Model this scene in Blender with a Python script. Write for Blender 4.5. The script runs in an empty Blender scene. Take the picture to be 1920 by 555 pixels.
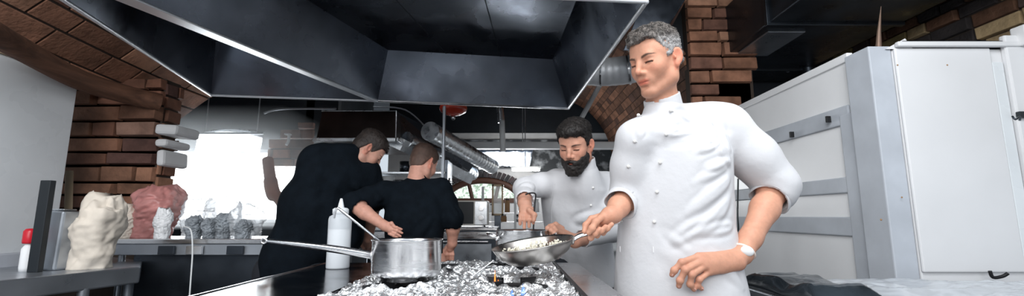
import bpy, math, random, os
import numpy as np
from mathutils import Vector, Matrix, Euler
random.seed(7); np.random.seed(7)
C = bpy.context.scene.collection
PI = math.pi
# ---------------------------------------------------------------- camera model (photo frame 1920 x 555)
F = 850.0; HOR = 405.0; CAMZ = 1.13
TH = math.atan((HOR - 277.5) / F)
def P(px, py, Y):
    u = (277.5 - py) / F; x = (px - 960.0) / F
    d = Vector((x, math.cos(TH) - math.sin(TH) * u, math.sin(TH) + math.cos(TH) * u))
    return Vector((0, 0, CAMZ)) + d * (Y / d.y)
def PZ(px, py, z):
    u = (277.5 - py) / F; x = (px - 960.0) / F
    d = Vector((x, math.cos(TH) - math.sin(TH) * u, math.sin(TH) + math.cos(TH) * u))
    return Vector((0, 0, CAMZ)) + d * ((z - CAMZ) / d.z)
cam = bpy.data.cameras.new('camera'); camo = bpy.data.objects.new('camera', cam); C.objects.link(camo)
camo.location = (0, 0, CAMZ); camo.rotation_euler = (PI / 2 + TH, 0, 0)
cam.sensor_width = 36; cam.lens = 36 * F / 1920; cam.clip_start = 0.02
cam.dof.use_dof = True; cam.dof.focus_distance = 1.45; cam.dof.aperture_fstop = 9.0
bpy.context.scene.camera = camo

# ---------------------------------------------------------------- materials
MATS = {}
def mat(name, col=(.8, .8, .8), rough=.5, metal=0, bump=0, bscale=30, bstretch=(1, 1, 1), cvar=0, cscale=6, attr=False,
        emit=None, estr=0, alpha=1, trans=0, spec=None, coat=0, sss=0, aniso=0, dirt=None, rvar=0, ior=1.45, sheen=0):
    if name in MATS: return MATS[name]
    m = bpy.data.materials.new(name); m.use_nodes = True; nt = m.node_tree; N = nt.nodes; L = nt.links
    b = N['Principled BSDF']
    b.inputs['Base Color'].default_value = (*col, 1); b.inputs['Roughness'].default_value = rough
    b.inputs['Metallic'].default_value = metal; b.inputs['Alpha'].default_value = alpha
    b.inputs['Transmission Weight'].default_value = trans; b.inputs['IOR'].default_value = ior
    b.inputs['Coat Weight'].default_value = coat; b.inputs['Anisotropic'].default_value = aniso
    b.inputs['Sheen Weight'].default_value = sheen
    if spec is not None: b.inputs['Specular IOR Level'].default_value = spec
    if sss:
        b.inputs['Subsurface Weight'].default_value = sss; b.inputs['Subsurface Radius'].default_value = (1, .35, .2)
        b.inputs['Subsurface Scale'].default_value = .012
    tc = N.new('ShaderNodeTexCoord')
    def noise(scale, stretch=(1, 1, 1), detail=4):
        mp = N.new('ShaderNodeMapping'); mp.inputs['Scale'].default_value = stretch
        L.new(tc.outputs['Object'], mp.inputs['Vector'])
        n = N.new('ShaderNodeTexNoise'); n.inputs['Scale'].default_value = scale; n.inputs['Detail'].default_value = detail
        L.new(mp.outputs['Vector'], n.inputs['Vector']); return n
    src = None
    if attr:
        a = N.new('ShaderNodeVertexColor'); a.layer_name = 'Col'; src = a.outputs['Color']
    if cvar or dirt:
        n = noise(cscale, bstretch if dirt is None else (1, 1, 1), 5)
        mx = N.new('ShaderNodeMix'); mx.data_type = 'RGBA'; mx.blend_type = 'MULTIPLY' if dirt is None else 'MIX'
        cr = N.new('ShaderNodeMapRange'); cr.inputs['From Min'].default_value = .3; cr.inputs['From Max'].default_value = .7
        L.new(n.outputs['Fac'], cr.inputs['Value'])
        if dirt is None:
            cr.inputs['To Min'].default_value = 1 - cvar; cr.inputs['To Max'].default_value = 1 + cvar * .4
            mx.inputs['Factor'].default_value = 1
            if src: L.new(src, mx.inputs['A'])
            else: mx.inputs['A'].default_value = (*col, 1)
            L.new(cr.outputs['Result'], mx.inputs['B'])
        else:
            cr.inputs['From Min'].default_value = .5; cr.inputs['From Max'].default_value = .75
            L.new(cr.outputs['Result'], mx.inputs['Factor'])
            if src: L.new(src, mx.inputs['A'])
            else: mx.inputs['A'].default_value = (*col, 1)
            mx.inputs['B'].default_value = (*dirt, 1)
        src = mx.outputs['Result']
    if src: L.new(src, b.inputs['Base Color'])
    if rvar:
        n = noise(cscale * 1.3, bstretch, 4); r = N.new('ShaderNodeMapRange')
        r.inputs['From Min'].default_value = .3; r.inputs['From Max'].default_value = .7
        r.inputs['To Min'].default_value = max(.03, rough - rvar); r.inputs['To Max'].default_value = min(1, rough + rvar)
        L.new(n.outputs['Fac'], r.inputs['Value']); L.new(r.outputs['Result'], b.inputs['Roughness'])
    if bump:
        n = noise(bscale, bstretch, 4); bp = N.new('ShaderNodeBump'); bp.inputs['Strength'].default_value = bump
        bp.inputs['Distance'].default_value = .01
        L.new(n.outputs['Fac'], bp.inputs['Height']); L.new(bp.outputs['Normal'], b.inputs['Normal'])
    if emit:
        b.inputs['Emission Color'].default_value = (*emit, 1); b.inputs['Emission Strength'].default_value = estr
    MATS[name] = m; return m
def M(n): return MATS[n]

mat('white_panel', (.74, .77, .79), .3, cvar=.08, cscale=2.5, rvar=.1)
mat('duct_bright', (.80, .82, .85), .45, .35, cvar=.12, cscale=8)
mat('panel_bright', (.86, .86, .87), .3, cvar=.06, cscale=2)  # white panel colour lightened to offset the dim light on the side
mat('panel_front', (.72, .72, .73), .35, cvar=.06, cscale=2)  # same white panel, colour darkened where light overexposes the front
mat('grey_rail', (.50, .53, .58), .5, 0, cvar=.15, cscale=5)
mat('grey_steel', (.42, .45, .49), .38, .85, cvar=.15, cscale=4, rvar=.12, bump=.05, bscale=12)
mat('steel', (.62, .62, .63), .22, 1, rvar=.1, cscale=5, bump=.04, bscale=60, bstretch=(1, 1, 12))
mat('steel_pan', (.62, .59, .56), .33, 1, rvar=.12, cscale=9, cvar=.35, bump=.05, bscale=30)
mat('bright_steel', (.78, .78, .79), .2, 1, rvar=.08, cscale=8)
mat('hood_steel', (.21, .235, .28), .30, 1, rvar=.16, cscale=2.2, bstretch=(1, 1, 1), bump=.12, bscale=2.5, cvar=.35)
mat('hood_edge', (.85, .87, .90), .35, .7)
mat('dark_steel', (.06, .07, .085), .35, .9, rvar=.15, cscale=3, bump=.05, bscale=8)
mat('worktop_dark', (.10, .105, .12), .16, 1, rvar=.07, cscale=5)
mat('black_iron', (.012, .012, .014), .5, .3, bump=.1, bscale=60)
mat('black_plastic', (.012, .016, .02), .45)
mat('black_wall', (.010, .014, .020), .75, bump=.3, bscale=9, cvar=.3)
mat('mortar', (.055, .040, .032), .95, bump=.3, bscale=50)
mat('brick', (.3, .13, .07), .88, attr=True, cvar=.45, cscale=9, bump=.55, bscale=45)
mat('foil', (.93, .94, .95), .30, .92, rvar=.1, cscale=20, bump=.5, bscale=75)
mat('galv', (.66, .69, .72), .3, 1, cvar=.15, cscale=10, rvar=.1)
mat('white_paint', (.75, .77, .78), .6, cvar=.1, cscale=4)
mat('wall_white', (.74, .75, .76), .8, bump=.2, bscale=15, cvar=.1)
mat('tile_floor', (.10, .10, .11), .4, cvar=.3, cscale=3)
mat('red_enamel', (.55, .045, .02), .25, coat=.5)
mat('red_plastic', (.6, .015, .03), .3)
mat('pink_plastic', (.62, .27, .25), .35, cvar=.3, cscale=12, alpha=.9, bump=.3, bscale=20)
mat('cream_paper', (.78, .70, .60), .7, cvar=.15, cscale=8, bump=.3, bscale=12)
mat('wood_light', (.50, .38, .25), .6, cvar=.25, cscale=12, bstretch=(1, 1, .1))
mat('wood_beam', (.135, .062, .036), .8, cvar=.45, cscale=5, bstretch=(6, .6, 6), bump=.4, bscale=12)
mat('clear_wrap', (.82, .86, .90), .12, alpha=.42, bump=.6, bscale=16, coat=.3)
mat('junk_grey', (.30, .33, .36), .5, cvar=.5, cscale=14, bump=.5, bscale=20)
mat('squeeze', (.74, .78, .82), .35, alpha=.62, spec=.4)
mat('squeeze_cap', (.80, .83, .86), .4, alpha=.9)
mat('milk', (.86, .87, .88), .5)
mat('glassy', (.85, .9, .92), .05, alpha=.3)
mat('window_light', (1, 1, 1), .5, emit=(.93, .97, 1), estr=7)
mat('tube_light', (1, 1, 1), .5, emit=(1, .98, .93), estr=9)
mat('garden_green', (.2, .3, .15), .9, cvar=.5, emit=(.72, .95, .72), estr=1.3, cscale=3)
mat('window_frame', (.10, .045, .03), .6)
mat('rice', (.82, .78, .66), .5)
mat('cream_knob', (.75, .72, .66), .35)
mat('flame_orange', (1, .3, .06), .5, emit=(1, .20, .02), estr=2.2, alpha=.6)
mat('flame_blue', (.1, .3, 1), .5, emit=(.10, .32, 1), estr=.9, alpha=.35)
mat('tray_film', (.035, .045, .055), .16, cvar=.6, cscale=9, bump=.35, bscale=9, coat=.6)
mat('wrap_sheet', (.66, .69, .73), .22, .3, cvar=.15, cscale=5, bump=.3, bscale=6)
mat('terracotta', (.36, .15, .10), .75, cvar=.3, bump=.3, bscale=30)
mat('wicker', (.35, .2, .1), .7)

def garden():
    m = mat('garden_view', (1, 1, 1), .5, emit=(1, 1, 1), estr=1); nt = m.node_tree; N = nt.nodes; L = nt.links; b = N['Principled BSDF']
    tc = N.new('ShaderNodeTexCoord'); n = N.new('ShaderNodeTexNoise'); n.inputs['Scale'].default_value = 22; n.inputs['Detail'].default_value = 3
    L.new(tc.outputs['Object'], n.inputs['Vector']); r = N.new('ShaderNodeValToRGB'); L.new(n.outputs['Fac'], r.inputs['Fac'])
    r.color_ramp.elements[0].position = .40; r.color_ramp.elements[0].color = (.42, .58, .44, 1); r.color_ramp.elements[1].position = .58; r.color_ramp.elements[1].color = (1.3, 1.4, 1.35, 1)
    L.new(r.outputs['Color'], b.inputs['Emission Color']); b.inputs['Base Color'].default_value = (0, 0, 0, 1)
garden()
# ---------------------------------------------------------------- mesh builder
class MB:
    def __init__(s): s.v = []; s.f = []; s.c = []; s.mi = []; s.sm = []
    def add(s, verts, faces, col=None, smooth=False, mi=0):
        o = len(s.v); s.v += [tuple(v) for v in verts]
        for f in faces: s.f.append([o + i for i in f]); s.c.append(col or (1, 1, 1)); s.sm.append(smooth); s.mi.append(mi)
        return s
    def box(s, a, b, rot=None, piv=None, col=None, mi=0):
        x0, y0, z0 = a; x1, y1, z1 = b
        v = [Vector(t) for t in ((x0, y0, z0), (x1, y0, z0), (x1, y1, z0), (x0, y1, z0), (x0, y0, z1), (x1, y0, z1), (x1, y1, z1), (x0, y1, z1))]
        if rot is not None:
            pv = Vector(piv) if piv is not None else (Vector(a) + Vector(b)) / 2
            v = [pv + rot @ (q - pv) for q in v]
        return s.add(v, [(0, 3, 2, 1), (4, 5, 6, 7), (0, 1, 5, 4), (1, 2, 6, 5), (2, 3, 7, 6), (3, 0, 4, 7)], col, mi=mi)
    def hexa(s, bot, top, col=None, mi=0):
        n = len(bot); v = list(bot) + list(top)
        f = [tuple(reversed(range(n))), tuple(range(n, 2 * n))] + [(i, (i + 1) % n, n + (i + 1) % n, n + i) for i in range(n)]
        return s.add(v, f, col, mi=mi)
    def slab(s, quad, thick, col=None, mi=0):      # quad polygon extruded along its normal
        q = [Vector(p) for p in quad]; n = (q[1] - q[0]).cross(q[-1] - q[0]).normalized()
        return s.hexa([p - n * thick for p in q], q, col, mi)
    def tube(s, pts, r, n=12, caps=True, col=None, mi=0, flat=1.0, close=False):
        pts = [Vector(p) for p in pts]; k = len(pts)
        rs = r if isinstance(r, (list, tuple)) else [r] * k
        vs = []; up = Vector((0, 0, 1)); prev = None
        for i, p in enumerate(pts):
            t = (pts[min(i + 1, k - 1)] - pts[max(i - 1, 0)])
            if close: t = pts[(i + 1) % k] - pts[(i - 1) % k]
            t.normalize()
            if prev is None:
                a = t.cross(up)
                if a.length < .05: a = t.cross(Vector((0, 1, 0)))
            else:
                a = prev - t * prev.dot(t)
            a.normalize(); prev = a; b = t.cross(a)
            for j in range(n):
                th = 2 * PI * j / n; vs.append(p + a * (math.cos(th) * rs[i]) + b * (math.sin(th) * rs[i] * flat))
        fs = []
        kk = k if close else k - 1
        for i in range(kk):
            for j in range(n):
                i2 = (i + 1) % k
                fs.append((i * n + j, i * n + (j + 1) % n, i2 * n + (j + 1) % n, i2 * n + j))
        s.add(vs, fs, col, True, mi)
        if caps and not close:
            s.add(vs[:n], [tuple(reversed(range(n)))], col, False, mi); s.add(vs[-n:], [tuple(range(n))], col, False, mi)
        return s
    def lathe(s, prof, c=(0, 0, 0), n=40, col=None, mi=0, rot=None, mod=None):
        vs = []; c = Vector(c)
        for (r, z) in prof:
            for j in range(n):
                th = 2 * PI * j / n; rr = r * (mod(th, z) if mod else 1)
                q = Vector((rr * math.cos(th), rr * math.sin(th), z))
                vs.append(c + (rot @ q if rot is not None else q))
        fs = [(i * n + j, i * n + (j + 1) % n, (i + 1) * n + (j + 1) % n, (i + 1) * n + j) for i in range(len(prof) - 1) for j in range(n)]
        return s.add(vs, fs, col, True, mi)
    def sphere(s, c, r, n=16, m=10, col=None, mi=0, rot=None):
        rr = r if isinstance(r, (tuple, list)) else (r, r, r); vs = []; c = Vector(c)
        for i in range(m + 1):
            ph = PI * i / m
            for j in range(n):
                th = 2 * PI * j / n
                q = Vector((rr[0] * math.sin(ph) * math.cos(th), rr[1] * math.sin(ph) * math.sin(th), rr[2] * math.cos(ph)))
                vs.append(c + (rot @ q if rot is not None else q))
        fs = [(i * n + j, (i + 1) * n + j, (i + 1) * n + (j + 1) % n, i * n + (j + 1) % n) for i in range(m) for j in range(n)]
        return s.add(vs, fs, col, True, mi)
    def build(s, name, mats, parent=None, bevel=0, subsurf=0, loc=None):
        me = bpy.data.meshes.new(name); me.from_pydata(s.v, [], s.f)
        me.polygons.foreach_set('use_smooth', s.sm)
        for m in (mats if isinstance(mats, (list, tuple)) else [mats]): me.materials.append(M(m) if isinstance(m, str) else m)
        me.polygons.foreach_set('material_index', s.mi)
        if any(c != (1, 1, 1) for c in s.c):
            ca = me.color_attributes.new('Col', 'FLOAT_COLOR', 'CORNER'); arr = []
            for f, c in zip(s.f, s.c): arr += [c[0], c[1], c[2], 1] * len(f)
            ca.data.foreach_set('color', arr)
        me.update(); o = bpy.data.objects.new(name, me); C.objects.link(o)
        if parent is not None:
            o.parent = parent; o.matrix_parent_inverse = Matrix.Translation(parent.location).inverted()
        if bevel:
            b = o.modifiers.new('bevel', 'BEVEL'); b.width = bevel; b.segments = 2; b.limit_method = 'ANGLE'
        if subsurf:
            b = o.modifiers.new('sub', 'SUBSURF'); b.levels = subsurf; b.render_levels = subsurf
        return o
def tag(o, label=None, cat=None, group=None, kind=None):
    if label: o['label'] = label
    if cat: o['category'] = cat
    if group: o['group'] = group
    if kind: o['kind'] = kind
    return o
def thing(name, label, cat, loc=(0, 0, 0), group=None):
    o = bpy.data.objects.new(name, None); C.objects.link(o); o.location = loc; o.empty_display_size = .05
    return tag(o, label, cat, group)
def struct(name, mb, m, bevel=0, label=None):
    o = mb.build(name, m, bevel=bevel); o['kind'] = 'structure'
    if label: o['label'] = label
    return o
def copy_thing(root, off, label=None):
    r = root.copy(); C.objects.link(r); r.location = root.location + Vector(off)
    if label: r['label'] = label
    for ch in list(root.children):
        c = ch.copy(); C.objects.link(c); c.parent = r
        for g in list(ch.children):
            d = g.copy(); C.objects.link(d); d.parent = c
    return r
def spline(pts, n=8):
    pts = [Vector(p) for p in pts]; out = []
    for i in range(len(pts) - 1):
        p0 = pts[max(i - 1, 0)]; p1 = pts[i]; p2 = pts[i + 1]; p3 = pts[min(i + 2, len(pts) - 1)]
        for k in range(n):
            t = k / n
            out.append(.5 * ((2 * p1) + (p2 - p0) * t + (2 * p0 - 5 * p1 + 4 * p2 - p3) * t * t + (3 * p1 - p0 - 3 * p2 + p3) * t ** 3))
    out.append(pts[-1]); return out

# ---------------------------------------------------------------- numpy noise
_perm = np.random.RandomState(3).permutation(512).astype(np.int64)
def _h(ix, iy, iz):
    return (_perm[(_perm[(_perm[ix & 511] + iy) & 511] + iz) & 511] / 255.5 - 1.0).astype(np.float32)
def vnoise(p):
    i = np.floor(p).astype(np.int64); f = (p - i).astype(np.float32); f = f * f * (3 - 2 * f)
    x, y, z = i[:, 0], i[:, 1], i[:, 2]; r = 0
    for dx in (0, 1):
        wx = f[:, 0] if dx else 1 - f[:, 0]
        for dy in (0, 1):
            wy = f[:, 1] if dy else 1 - f[:, 1]
            for dz in (0, 1):
                wz = f[:, 2] if dz else 1 - f[:, 2]
                r = r + _h(x + dx, y + dy, z + dz) * wx * wy * wz
    return r
def fbm(p, oct=3):
    a = 1; r = 0
    for o in range(oct):
        r = r + a * vnoise(p * (2.03 ** o) + 17.3 * o); a *= .5
    return r
# ================================================================= SETTING
struct('floor', MB().box((-4.6, -2.0, -.05), (4.0, 9.2, 0)), 'tile_floor')
struct('ceiling', MB().box((-4.6, .6, 3.2), (4.0, 9.2, 3.3)), 'black_wall')
def brick_cols(tones):
    t = random.choice(tones); k = random.uniform(.65, 1.25); return (t[0] * k, t[1] * k, t[2] * k)
RED = [(.27, .13, .08), (.31, .155, .095), (.21, .095, .06), (.26, .15, .11), (.15, .075, .06)]
ORG = [(.40, .19, .115), (.44, .23, .145), (.33, .16, .10), (.24, .115, .08)]
DRK = [(.24, .115, .07), (.30, .14, .08), (.16, .08, .055), (.36, .17, .10)]
YEL = [(.20, .10, .06), (.06, .05, .05), (.45, .34, .15), (.12, .08, .07), (.5, .36, .2)]
def bricks(mb, S, U, V, bl=.23, bh=.075, gap=.012, th=.03, tones=RED, jit=.3, nsub=2, keep=None):
    """brick relief on the surface S(u, v) -> point; u, v in metres"""
    e = .01; row = 0; v = 0
    while v < V - .01:
        h = min(bh * random.uniform(.85, 1.2), V - v); u = -bl * (.5 if row % 2 else 0) - random.uniform(0, .05)
        while u < U:
            l = bl * random.uniform(1 - jit, 1 + jit); a = max(0, u); b = min(U, u + l - gap)
            if b - a > .025 and (keep is None or keep((a + b) / 2, v + h / 2)):
                t = th * random.uniform(.45, 1.3); col = brick_cols(tones); n0 = max(1, nsub)
                ring = []
                cor = [(a, v), (b, v), (b, v + h - gap), (a, v + h - gap)]
                bot = []; top = []
                for (cu, cv) in cor:
                    p = S(cu, cv); nn = (S(cu + e, cv) - p).cross(S(cu, cv + e) - p).normalized()
                    j = Vector((random.uniform(-.004, .004), random.uniform(-.004, .004), random.uniform(-.004, .004)))
                    bot.append(p - nn * .01); mu = ((a + b) / 2 - cu) * .05; mv = (v + h / 2 - cv) * .1
                    top.append(S(cu + mu, cv + mv) + nn * t * random.uniform(.85, 1.1) + j)
                mb.hexa(bot, top, col)
            u += l
        v += h; row += 1
def backing(mb, S, U, V, nu=12, nv=12):
    vs = [S(U * i / nu, V * j / nv) for j in range(nv + 1) for i in range(nu + 1)]
    fs = [(j * (nu + 1) + i, j * (nu + 1) + i + 1, (j + 1) * (nu + 1) + i + 1, (j + 1) * (nu + 1) + i) for j in range(nv) for i in range(nu)]
    mb.add(vs, fs, (.06, .045, .04), mi=1)

# left brick wall facing us (Y = 3.2)
b = MB(); S = lambda u, v: Vector((-3.35 + u, 3.2, .9 + v))
bricks(b, S, .83, 1.22, bl=.30, bh=.10, th=.05, tones=RED, jit=.45); backing(b, S, .83, 1.22)
b.box((-3.35, 3.2, 0), (-2.53, 3.36, 2.12), col=(.07, .05, .04), mi=1)
# its return edge, seen at the opening
S2 = lambda u, v: Vector((-2.52, 3.2 + u, .9 + v))
bricks(b, S2, .16, 1.2, bl=.25, bh=.10, th=.02, tones=RED)
struct('wall_left', b, ['brick', 'mortar'], bevel=.004, label='left brick wall of long reddish bricks')
# left side wall behind the white panel
struct('wall_left_side', MB().box((-3.35, -.5, 0), (-2.83, 2.84, 2.1)), 'black_wall')
struct('wall_left_upper', MB().box((-3.5, -.5, 2.1), (-3.05, 3.3, 3.2)).box((-4.7, 3.2, 0), (-4.6, 5.7, 3.2)).box((-4.6, 3.3, 0), (-3.36, 3.35, 3.2)), 'black_wall')  # upper left wall and the walls beyond, black so the gap stays dark
# brick vault upper left
def SV(u, v):
    t = v / 1.75
    return Vector((-2.93 + 1.75 * t, .9 + u, 2.12 + 1.35 * t - .25 * (1 - math.cos(u * 1.1)) * .3))
b = MB(); SVf = lambda u, v: SV(u, v)
bricks(b, lambda u, v: SV(3.0 - u, v), 3.0, 1.75, bl=.30, bh=.13, th=.05, tones=ORG, jit=.5); backing(b, lambda u, v: SV(3.0 - u, v), 3.0, 1.75)
struct('trim_1', b, ['brick', 'mortar'], bevel=.004, label='brick vault above the white panel')
# curved timber along the wall top
pts = spline([P(-60, 35, 1.9), P(40, 92, 2.3), P(150, 150, 2.7), P(240, 178, 3.0), P(300, 192, 3.15)], 8)
b = MB(); b.tube(pts, .062, 10, col=None)
tag(b.build('timber_beam', 'wood_beam'), 'curved reddish brown timber beam along the top of the left brick wall', 'beam')

# back walls
b = MB()
b.box((-4.6, 5.6, 1.95), (-2.2, 5.7, 3.2)); b.box((-4.6, 5.6, 0), (-2.2, 5.7, 1.05))
b.box((-4.6, 5.6, 1.05), (-4.5, 5.7, 1.95))
b.box((-2.6, 5.6, 0), (-2.5, 8.0, 3.2)); pass
struct('wall_back_left', b, 'black_wall')
# bright left window
w = thing('window_1', 'blown-out daylight window in the left back wall', 'window', (-3.3, 5.62, 1.05)); w['kind'] = 'structure'
MB().box((-4.5, 5.66, 1.05), (-2.6, 5.68, 1.95)).build('window_pane', 'window_light', w)
f = MB()
for x in (-4.5, -3.35, -2.64): f.box((x, 5.6, 1.05), (x + .04, 5.66, 1.95))
f.box((-4.5, 5.6, 1.05), (-2.6, 5.66, 1.09)); f.box((-4.5, 5.6, 1.91), (-2.6, 5.66, 1.95))
f.build('window_frame', 'white_paint', w)

# far back wall with the arched window (Y = 8)
def arch_pts(cx, zb, rx, rz, n=16, a0=0, a1=PI):
    return [(cx + rx * math.cos(a0 + (a1 - a0) * i / n), zb + rz * math.sin(a0 + (a1 - a0) * i / n)) for i in range(n + 1)]
b = MB(); Y8 = 8.0
zt = 2.16
# wall with an arched hole: strips between the arch and the edge
ax0, ax1, zb = P(836, 372, Y8).x, P(975, 372, Y8).x, P(900, 376, Y8).z
acx, arx, arz = (ax0 + ax1) / 2, (ax1 - ax0) / 2, P(900, 338, Y8).z - zb
ar = arch_pts(acx, zb, arx, arz, 24)
for i in range(24):
    (xa, za), (xb, zbb) = ar[i + 1], ar[i]
    b.hexa([Vector((xa, Y8, za)), Vector((xb, Y8, zbb)), Vector((xb, Y8 + .3, zbb)), Vector((xa, Y8 + .3, za))],
           [Vector((xa, Y8, 2.6)), Vector((xb, Y8, 2.6)), Vector((xb, Y8 + .3, 2.6)), Vector((xa, Y8 + .3, 2.6))])
b.box((-2.2, Y8, 0), (ax0, Y8 + .3, 2.6)); b.box((ax1, Y8, 0), (3.0, Y8 + .3, 2.6)); b.box((ax0, Y8, 0), (ax1, Y8 + .3, zb))
struct('wall_back', b, 'wall_white')
struct('trim_2', MB().box((-2.2, Y8 - .05, 2.6), (3.0, Y8 + .3, 3.2)), 'black_wall')
w = thing('window_2', 'arched window of three panes in the far wall', 'window', (acx, Y8, zb)); w['kind'] = 'structure'
pane = MB(); cols = []
vs = [Vector((x, Y8 + .2, z)) for x, z in ar]
pane.add(vs, [tuple(range(len(vs)))]); pane.build('window_pane', 'garden_view', w)
f = MB(); f.tube([Vector((x, Y8 + .02, z)) for x, z in ar], .06, 8)
f.box((ax0, Y8 - .02, zb - .04), (ax1, Y8 + .1, zb + .04))
for t, tt in ((.36, .30), (.66, .72)):
    f.tube([Vector((ax0 + (ax1 - ax0) * t, Y8 + .02, zb)), Vector((ax0 + (ax1 - ax0) * tt, Y8 + .02, zb + arz * .93))], .035, 8)
f.build('window_frame', 'window_frame', w)
# brick relieving arch over the window
b = MB()
for i in range(30):
    a = PI * (i + .5) / 30; r = Matrix.Rotation(-(a - PI / 2), 3, 'Y')
    c = Vector((acx + (arx + .14) * math.cos(a), Y8 - .03, zb + (arz + .11) * math.sin(a)))
    b.box(c - Vector((.03, .03, .06)), c + Vector((.03, .03, .06)), r, col=(.07 + .03 * random.random(), .07, .075))
struct('trim_3', b, 'brick')
# foliage seen outside
b = MB()
for i in range(70):
    c = Vector((random.uniform(ax0 - .2, ax1 + .3), Y8 + .192 - .03 * random.random(), zb + random.uniform(0, .28)))
# barrel vault (blue-grey, crumpled light) behind the beam
b = MB()
S = lambda u, v: Vector((-.2 + u, 6.9 + .5 * (v / .8), 2.08 + .28 * math.sin(PI * u / 1.6) * .6 + v * .55))

# white lintel beam across
l0, l1 = P(880, 272, 6.2), P(1150, 276, 6.2)
struct('trim_4', MB().box((l0.x - .1, 6.2, l0.z - .045), (2.4, 6.35, l0.z + .05)), 'white_paint', .01, 'white lintel across the far bay')
# right vault of rough dark brick
def SR(u, v):
    t = v / 1.5; a = t * PI * .5
    return Vector((1.72 - 1.0 * (1 - math.cos(a)), 4.05 + (3.6 - u), 2.0 + 1.15 * math.sin(a)))
b = MB(); bricks(b, lambda u, v: SR(3.6 - u, v), 3.6, 1.5, bl=.34, bh=.085, th=.07, tones=DRK, jit=.6, gap=.006); backing(b, lambda u, v: SR(3.6 - u, v), 3.6, 1.5)
struct('trim_5', b, ['brick', 'mortar'], bevel=.004, label='rough dark brick vault on the right')
struct('wall_right_side', MB().box((1.72, 4.1, 0), (1.9, 8.0, 2.02)), 'wall_white')
# right brick pier facing us
b = MB(); S = lambda u, v: Vector((1.62 + u, 4.0, 1.7 + v))
bricks(b, S, .62, 1.5, bl=.42, bh=.115, th=.05, tones=ORG, jit=.35, keep=lambda u, v: u < .52 + .1 * math.sin(v * 9) + (.15 if v > 1.0 else 0))
backing(b, S, .55, 1.5); b.box((1.62, 4.0, 0), (2.2, 4.1, 3.2), col=(.06, .05, .05), mi=1)
struct('wall_right', b, ['brick', 'mortar'], bevel=.005, label='brick pier on the right')
struct('wall_right_back', MB().box((2.1, 4.9, 0), (4.0, 5.0, 3.2)), 'black_wall')
# far right brick wall above the cabinets
b = MB(); S = lambda u, v: Vector((3.45, 5.0 - u, 1.6 + v))
bricks(b, S, 4.2, 1.6, bl=.25, bh=.10, th=.04, tones=YEL, jit=.3); backing(b, S, 4.2, 1.6)
struct('wall_right_far', b, ['brick', 'mortar'], bevel=.006)
struct('wall_rear', MB().box((-4.6, -2.1, 0), (4.0, -2.0, 1.0)), 'wall_white')

# ================================================================= HOODS
ZR = 2.05
def rim(px, py): return PZ(px, py, ZR)
A0, A1 = rim(30, -58), rim(395, 178); B0, B1 = rim(130, -48), rim(705, 189); D0, D1 = rim(1212, 3), rim(1066, 203)
def hood(name, label, corners, ztop, inset, lipmat='hood_edge', zrise=.38):
    """corners: rim points near-left, near-right, far-right, far-left (seen from above, ccw)"""
    h = thing(name, label, 'extractor hood', tuple(sum(corners, Vector()) / 4))
    c = sum(corners, Vector()) / 4; n = 4; up = Vector((0, 0, 1))
    ins = [p + (c - p) * inset + up * zrise for p in corners]
    top = [p + (c - p) * .02 + up * (ztop - ZR) for p in corners]
    names = ['front_panel', 'side_panel', 'back_panel', 'side_panel']
    for i in range(4):
        j = (i + 1) % 4
        MB().slab([corners[i], corners[j], ins[j], ins[i]], .004).build(names[i], 'hood_steel', h)
    m = MB().slab([ins[0], ins[1], ins[2], ins[3]], .004)
    m.build('hood_ceiling', 'hood_steel', h)
    # seams on the inside ceiling
    s = MB()
    for t in (.34, .67):
        s.tube([ins[0].lerp(ins[1], t) - up * .004, ins[3].lerp(ins[2], t) - up * .004], .004, 6)
    s.build('seam', 'dark_steel', h)
    # outer casing
    o = MB()
    for i in range(4):
        j = (i + 1) % 4; a, b_ = corners[i] + up * .012, corners[j] + up * .012
        out = ((a + b_) / 2 - c).normalized() * .012
        o.hexa([a, b_, b_ + out, a + out], [top[i], top[j], top[j] + out, top[i] + out])
    o.build('casing', 'dark_steel', h)
    # rolled rim
    r = MB()
    for i in range(4):
        j = (i + 1) % 4; r.tube([corners[i], corners[j]], .011, 8)
    for p in corners: r.sphere(p, .0125, 8, 6)
    r.build('rim', lipmat, h)
    return h
gap = .012
hl = hood('extractor_hood', 'narrow dark steel canopy hood at the upper left, beside the brick vault', [A0, B0 - Vector((gap, 0, 0)), B1 - Vector((gap, 0, 0)), A1], 3.1, .30)
hr = hood('extractor_hood', 'wide dark steel canopy hood directly above the foil-covered hob', [B0 + Vector((gap, 0, 0)), D0, D1, B1 + Vector((gap, 0, 0))], 3.1, .16)
# bright flat joint strip between the two hoods
d = (B1 - B0).normalized(); nrm = Vector((-d.y, d.x, 0))
sw = .045
s = MB().hexa([B0 - nrm * sw - Vector((0, 0, .012)), B0 + nrm * sw - Vector((0, 0, .012)), B1 + nrm * .022 - Vector((0, 0, .012)), B1 - nrm * .022 - Vector((0, 0, .012))],
              [B0 - nrm * sw, B0 + nrm * sw, B1 + nrm * .022, B1 - nrm * .022])
s.build('joint_strip', 'hood_edge', hr, bevel=.004)
# bolts and rivets
for (px, py) in ((590, 70), (582, 78)):
    p = PZ(px, py, 2.40); MB().sphere(p, .014, 10, 6).build('rivet', 'bright_steel', hr)
# small slots on far rim
s = MB()
for i in range(9):
    p = B1.lerp(D1, (i + .5) / 9); q = (D1 - B1).normalized()
    s.hexa([p - q * .09 - Vector((0, .012, .012)), p + q * .09 - Vector((0, .012, .012)), p + q * .09 + Vector((0, .004, -.012)), p - q * .09 + Vector((0, .004, -.012))],
           [p - q * .09 - Vector((0, .012, -.004)), p + q * .09 - Vector((0, .012, -.004)), p + q * .09 + Vector((0, .004, .004)), p - q * .09 + Vector((0, .004, .004))])
s.build('drip_clip', 'bright_steel', hr)
# left hood round outlet
p = PZ(250, 54, 2.36); MB().tube([p, p + Vector((0, 0, .05))], .035, 16).build('drain_stub', 'black_iron', hl)

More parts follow.
